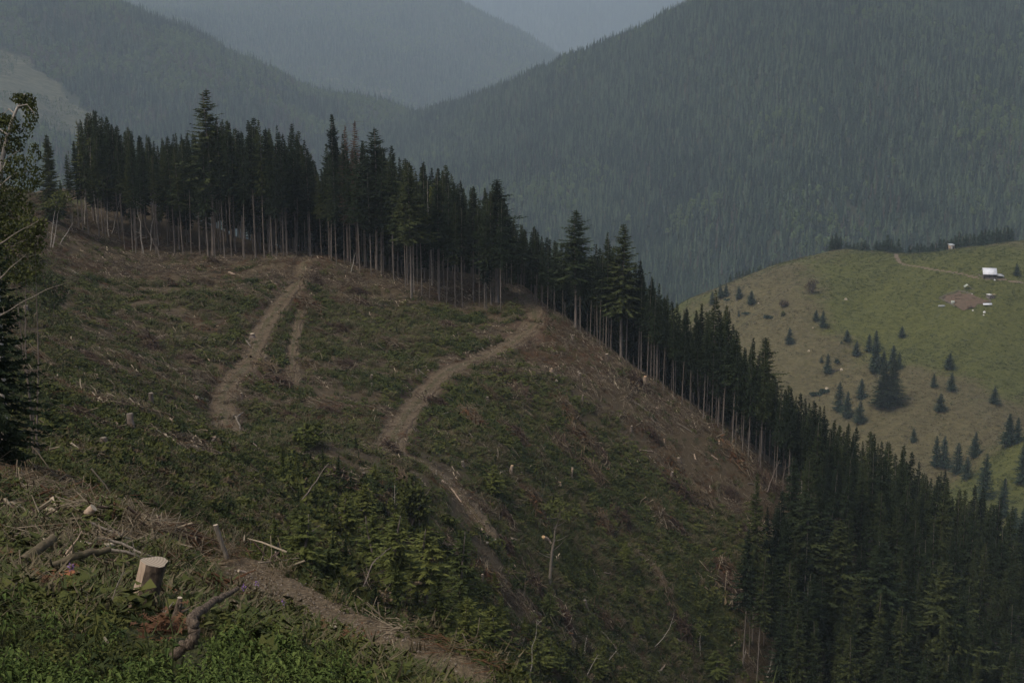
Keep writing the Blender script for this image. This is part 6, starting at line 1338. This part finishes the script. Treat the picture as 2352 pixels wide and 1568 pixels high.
for sx in (-1, 1):
    a = Acc(); a.box((sx*w_/2-.08,-d_/2+.16,-.5),(sx*w_/2+.08,d_/2-.16,h_)); link('wall', a.mesh('wall', ['hut_wood']), e)
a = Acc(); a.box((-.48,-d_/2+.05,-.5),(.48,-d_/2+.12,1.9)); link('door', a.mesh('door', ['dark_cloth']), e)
quadpart('roof', [(-w_/2-.6,-d_/2-1.6,h_-.5),(w_/2+.5,-d_/2-1.6,h_-.5),(w_/2+.5,.3,h_+2.1),(-w_/2-.6,.3,h_+2.1)], 'roof_sheet', e)
quadpart('roof', [(-w_/2-.6,.35,h_+2.08),(w_/2+.5,.35,h_+2.08),(w_/2+.5,d_/2+.7,h_+.4),(-w_/2-.6,d_/2+.7,h_+.4)], 'roof_sheet', e)
quadpart('porch_roof', [(w_/2+.6,-d_/2-.8,1.3),(w_/2+4.0,-d_/2-.9,.9),(w_/2+3.6,.6,1.5),(w_/2+.6,.6,1.8)], 'grey_sheet', e)
for (x, y, hh) in ((w_/2+3.7,-d_/2-.7,1.0),(w_/2+3.3,.5,1.5),(-w_/2-.4,-d_/2-1.3,h_-.5),(w_/2+.3,-d_/2-1.3,h_-.5)):
    a = Acc(); a.box((x-.07,y-.07,-.9),(x+.07,y+.07,hh-.1)); link('post', a.mesh('post', ['fence_wood']), e)
def fence_line(name, pts, label, surf=meadow, h=1.1, step=2.6, mat='fence_wood', gap=0, coll='fence', rails=3, thick=.12):
    P = [surf.pick(x, y) for x, y in pts]; e = empty(name, tuple(P[0]), label, 'fence'); o = P[0]
    for a_, b_ in zip(P[:-1], P[1:]):
        L = np.linalg.norm((b_-a_)[:2]); n = max(1, int(L/step)); q = [a_+(b_-a_)*t for t in np.linspace(0, 1, n+1)]
        q = [np.array([v[0], v[1], float(surf.H(np.array([v[0]]), np.array([v[1]]))[0])])-o for v in q]
        for v in q: a = Acc(); a.tube([v-[0,0,.4], v+[0,0,h]], thick, 5, 0, 0); link('post', a.mesh('post', [mat]), e)
        for v, w2 in zip(q[:-1], q[1:]):
            for k in range(rails): z = h*(.25+.3*k); a = Acc(); a.tube([v+[0,0,z+rng.normal(0,.06)], w2+[0,0,z+rng.normal(0,.06)]], thick*.6, 4); link('rail', a.mesh('rail', [mat]), e)
    return e
fence_line('wood_fence', [cD(2045,480),cD(2090,500),cD(2150,508),cD(2205,492)], 'low dark rail fence in front of the white-roofed hut', h=1.1)
PD = [cD(1778,640),cD(1905,590),cD(2125,658),cD(1940,712)]
fence_line('wood_fence', [PD[0],cD(1850,608),PD[1]], 'rail fence along the upper left side of the bare paddock')
fence_line('wood_fence', [PD[1],cD(2000,612)], 'short rail fence at the top corner of the bare paddock')
fence_line('wood_fence', [PD[0],cD(1830,665),cD(1880,690)], 'pale board fence at the lower left of the bare paddock')
fence_line('wood_fence', [cD(2095,625),PD[2]], 'bit of rail fence at the right corner of the bare paddock')
Pq = np.array([meadow.pick(*q) for q in PD]); n_ = 14; V = []
for i in range(n_):
    for j in range(n_):
        s_, t_ = i/(n_-1), j/(n_-1); q = (Pq[0]*(1-s_)+Pq[1]*s_)*(1-t_)+(Pq[3]*(1-s_)+Pq[2]*s_)*t_; V.append((q[0]+3.2*(vn(i*.45, j*.45, 3)-.5), q[1]+5*(vn(i*.5, j*.5, 13)-.5), 0))
V = np.array(V); V[:,2] = meadow.H(V[:,0], V[:,1])+.35; ii = np.arange(n_*n_).reshape(n_, n_)
link('paddock', mesh_np('paddock', V, [(np.stack([ii[:-1,:-1].ravel(), ii[:-1,1:].ravel(), ii[1:,1:].ravel(), ii[1:,:-1].ravel()], 1)[:, ::-1], 0)], ['paddock_soil'], True), kind='structure')
# small cabin on the crest
p = place(*cD(1860, 292)); e = empty('small_cabin', tuple(p), 'tiny pale timber cabin with a grey sloping roof on the meadow crest', 'cabin', rz=R(15)); cw = 30/U*p[1]/F
a = Acc(); a.box((-cw/2,-1.2,-.4),(cw/2,1.2,2.2)); link('wall', a.mesh('wall', ['hut_pale_wood']), e); quadpart('roof', [(-cw/2-.4,-1.6,2.3),(cw/2+.1,-1.6,2.5),(cw/2+.1,1.5,3.0),(-cw/2-.4,1.5,2.9)], 'grey_sheet', e)
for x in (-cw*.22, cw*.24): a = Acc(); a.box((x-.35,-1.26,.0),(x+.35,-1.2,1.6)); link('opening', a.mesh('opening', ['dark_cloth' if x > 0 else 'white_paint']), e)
# tarp shelter on a pole
p = place(*cD(1965, 575)); e = empty('tarp_shelter', tuple(p), 'low grey-green tarp shelter propped on a pole above the paddock', 'shelter'); s_ = p[1]/F/U*1.0
quadpart('tarp', [(-22*s_,-1.0,1.4),(0,-1.2,2.6),(2*s_,1.2,2.8),(-20*s_,1.2,1.6)], 'tarp', e); quadpart('tarp', [(2*s_,-1.2,2.6),(25*s_,-1.2,1.2),(23*s_,1.2,1.4),(3*s_,1.2,2.8)], 'tarp', e)
a = Acc(); a.tube([(0,-1.2,2.5),(4.5,-3.4,-1.2)], .10, 5); link('pole', a.mesh('pole', ['fence_wood']), e)
for x in (-19*s_, 21*s_): a = Acc(); a.tube([(x,0,-.4),(x,0,1.3)], .08, 5); link('pole', a.mesh('pole', ['fence_wood']), e)
# covered wood pile, white panel and bits
p = place(*cD(2128, 628)); e = empty('wood_pile', tuple(p), 'stack of logs partly covered with white sheets right of the paddock', 'wood pile', rz=R(14))
for r_ in range(4):
    for k in range(7-r_): a = Acc(); a.tube([(-1.5+r_*.22+k*.52-.3,-1.4,.1+r_*.34),(-1.5+r_*.22+k*.52-.3,1.4,.1+r_*.34)], .24, 6, 0, 0); link('log', a.mesh('log', ['hut_wood' if k % 2 else 'fence_wood']), e)
quadpart('cover', [(-2.2,-1.3,1.6),(-.2,-1.3,1.75),(-.2,1.3,1.75),(-2.2,1.3,1.6)], 'white_paint', e, .05); quadpart('cover', [(.8,-1.0,1.6),(2.4,-1.0,1.5),(2.4,1.0,1.5),(.8,1.0,1.6)], 'hut_pale_wood', e, .05)
p = place(*cD(2103, 680)); e = quadpart('white_panel', [(-2.4,-1.3,.25),(2.0,-1.0,.35),(2.6,1.3,.75),(-1.8,1.0,.65)], 'roof_sheet', None, .08); e.location = tuple(p); e['label'] = 'white sheet lying on the grass at the right corner of the paddock'; e['category'] = 'panel'
p = place(*cD(1870, 672)); e = quadpart('pale_gate', [(-.9,0,0),(.9,0,-.1),(.9,.2,1.7),(-.9,.2,1.8)], 'tarp', None, .08); e.location = tuple(p); e['label'] = 'small pale gate board at the lower left of the paddock'; e['category'] = 'gate'
for i, (x, y, lab) in enumerate([(1795,690,'dark blue-grey trough lying left below the paddock'),(2005,715,'white scrap on the grass under the paddock'),(2083,727,'larger white scrap right of the one under the paddock'),(2078,745,'tiny white scrap below the larger one'),(2000,610,'white bucket at the top side of the paddock'),(2152,512,'white barrel in front of the hut fence'),(1148,640,'grey boulder in the middle of the meadow'),(1018,1248,'white limestone boulder beside the dark lower thicket'),(1118,1118,'pale boulder on the fallen trunk, lower left meadow'),(898,990,'small white stone on the dry left meadow'),(558,668,'small white stone by the second rim spruce'),(925,832,'pale stone left of the spruce couple'),(1400,1345,'pale stone at the foot of the biggest meadow spruce')]):
    p = place(*cD(x, y)); g = np.random.default_rng(i); a = Acc(); s_ = [1.2,.5,.8,.45,.5,.6,.9,1.0,1.0,.7,.5,.5,.5][i]
    if i == 0: a.box((-1.6,-.4,0),(1.6,.4,.7)); a.box((-1.4,-.3,.7),(1.4,.3,.75)); mt = 'grey_sheet'; nm = 'trough'
    else:
        th = np.arange(8)*math.pi/4; V = np.concatenate([np.stack([np.cos(th)*s_*g.uniform(.7,1,8)*f, np.sin(th)*s_*.7*f, np.ones(8)*z*s_], 1) for f, z in ((1,-.2),(1,.35),(.6,.8))]+[[(0,0,.95*s_)]]); a.add(V, [(r*8+j,r*8+(j+1)%8,(r+1)*8+(j+1)%8,(r+1)*8+j) for r in range(2) for j in range(8)]); a.add(V, [(16+j,16+(j+1)%8,24) for j in range(8)]); mt = 'white_paint' if 0 < i < 6 else 'cut_wood'; nm = ['','plastic_scrap','plastic_scrap','plastic_scrap','bucket','barrel'][i] if i < 6 else 'boulder'
    o = link(nm, a.mesh(nm, [mt]), label=lab, category=nm.replace('_', ' ')); o.location = tuple(p)
# fallen trunk on the meadow and the stalk
log_px('fallen_log', [cD(1010,1145),cD(1060,1130),cD(1125,1118)], None, [.35,.3,.2], 'stump_bark', 'dark fallen trunk on the lower left meadow under the tall slim spruce', surf=meadow, dz=.2)
bush(940,1295,90,30,'left end of the dark scrub hedge at the lower edge of the meadow','needles_meadow',leaf=.6,n=500); bush(1000,1270,80,30,'right end of the dark scrub hedge at the lower edge of the meadow','needles_meadow',leaf=.6,n=500)
log_px('bare_stalk', [cD(2188,1350),cD(2180,1300),cD(2150,1215),cD(2110,1180)], [meadow.pick(*cD(2148,1345))[1]]*4, [.10,.08,.06,.04], 'grey_wood', 'bent dry stalk rising from behind the lone right meadow spruce', 'stalk', surf=meadow, ends=None)
# dry grass on the meadow
n = 60000; Y = np.sqrt(rng.uniform(470**2, 800**2, n)); X = rng.uniform(.08, .42, n)*Y; Z = meadow.H(X, Y); cvm = meadow_attrs(X, Y, Z); px, py = proj(X, Y, Z); k = (px < 2420) & (cvm['track'] < .3) & ~inpoly([tuple(v[:2]) for v in Pq], X, Y) & (rng.random(n) < .25+1.3*np.abs(fbm((X*.75+Y*.66)/30, (X*.66-Y*.75)/7, 3, 71)-.5)*2); X, Y, Z, cm_ = X[k], Y[k], Z[k], cvm['cover'][k]
MT = [tuft(91, 14, .5, .10, .45, 'dry_grass'), tuft(92, 14, .45, .11, .45, 'green_grass'), clump(93, 18, .7, .4, .35, 'dark_leaf')]
scatter('meadow_tussocks', MT, np.stack([X, Y, Z], 1), np.stack([np.zeros(len(X)), np.zeros(len(X)), rng.uniform(0, 6.28, len(X))], 1), rng.uniform(.5, 1.4, len(X)), np.where(rng.random(len(X)) < .08, 2, np.where(cm_+rng.normal(0,.15,len(X)) > .52, 1, 0)), 'tussocky green and dry grass covering the open meadow hill', 'grass')
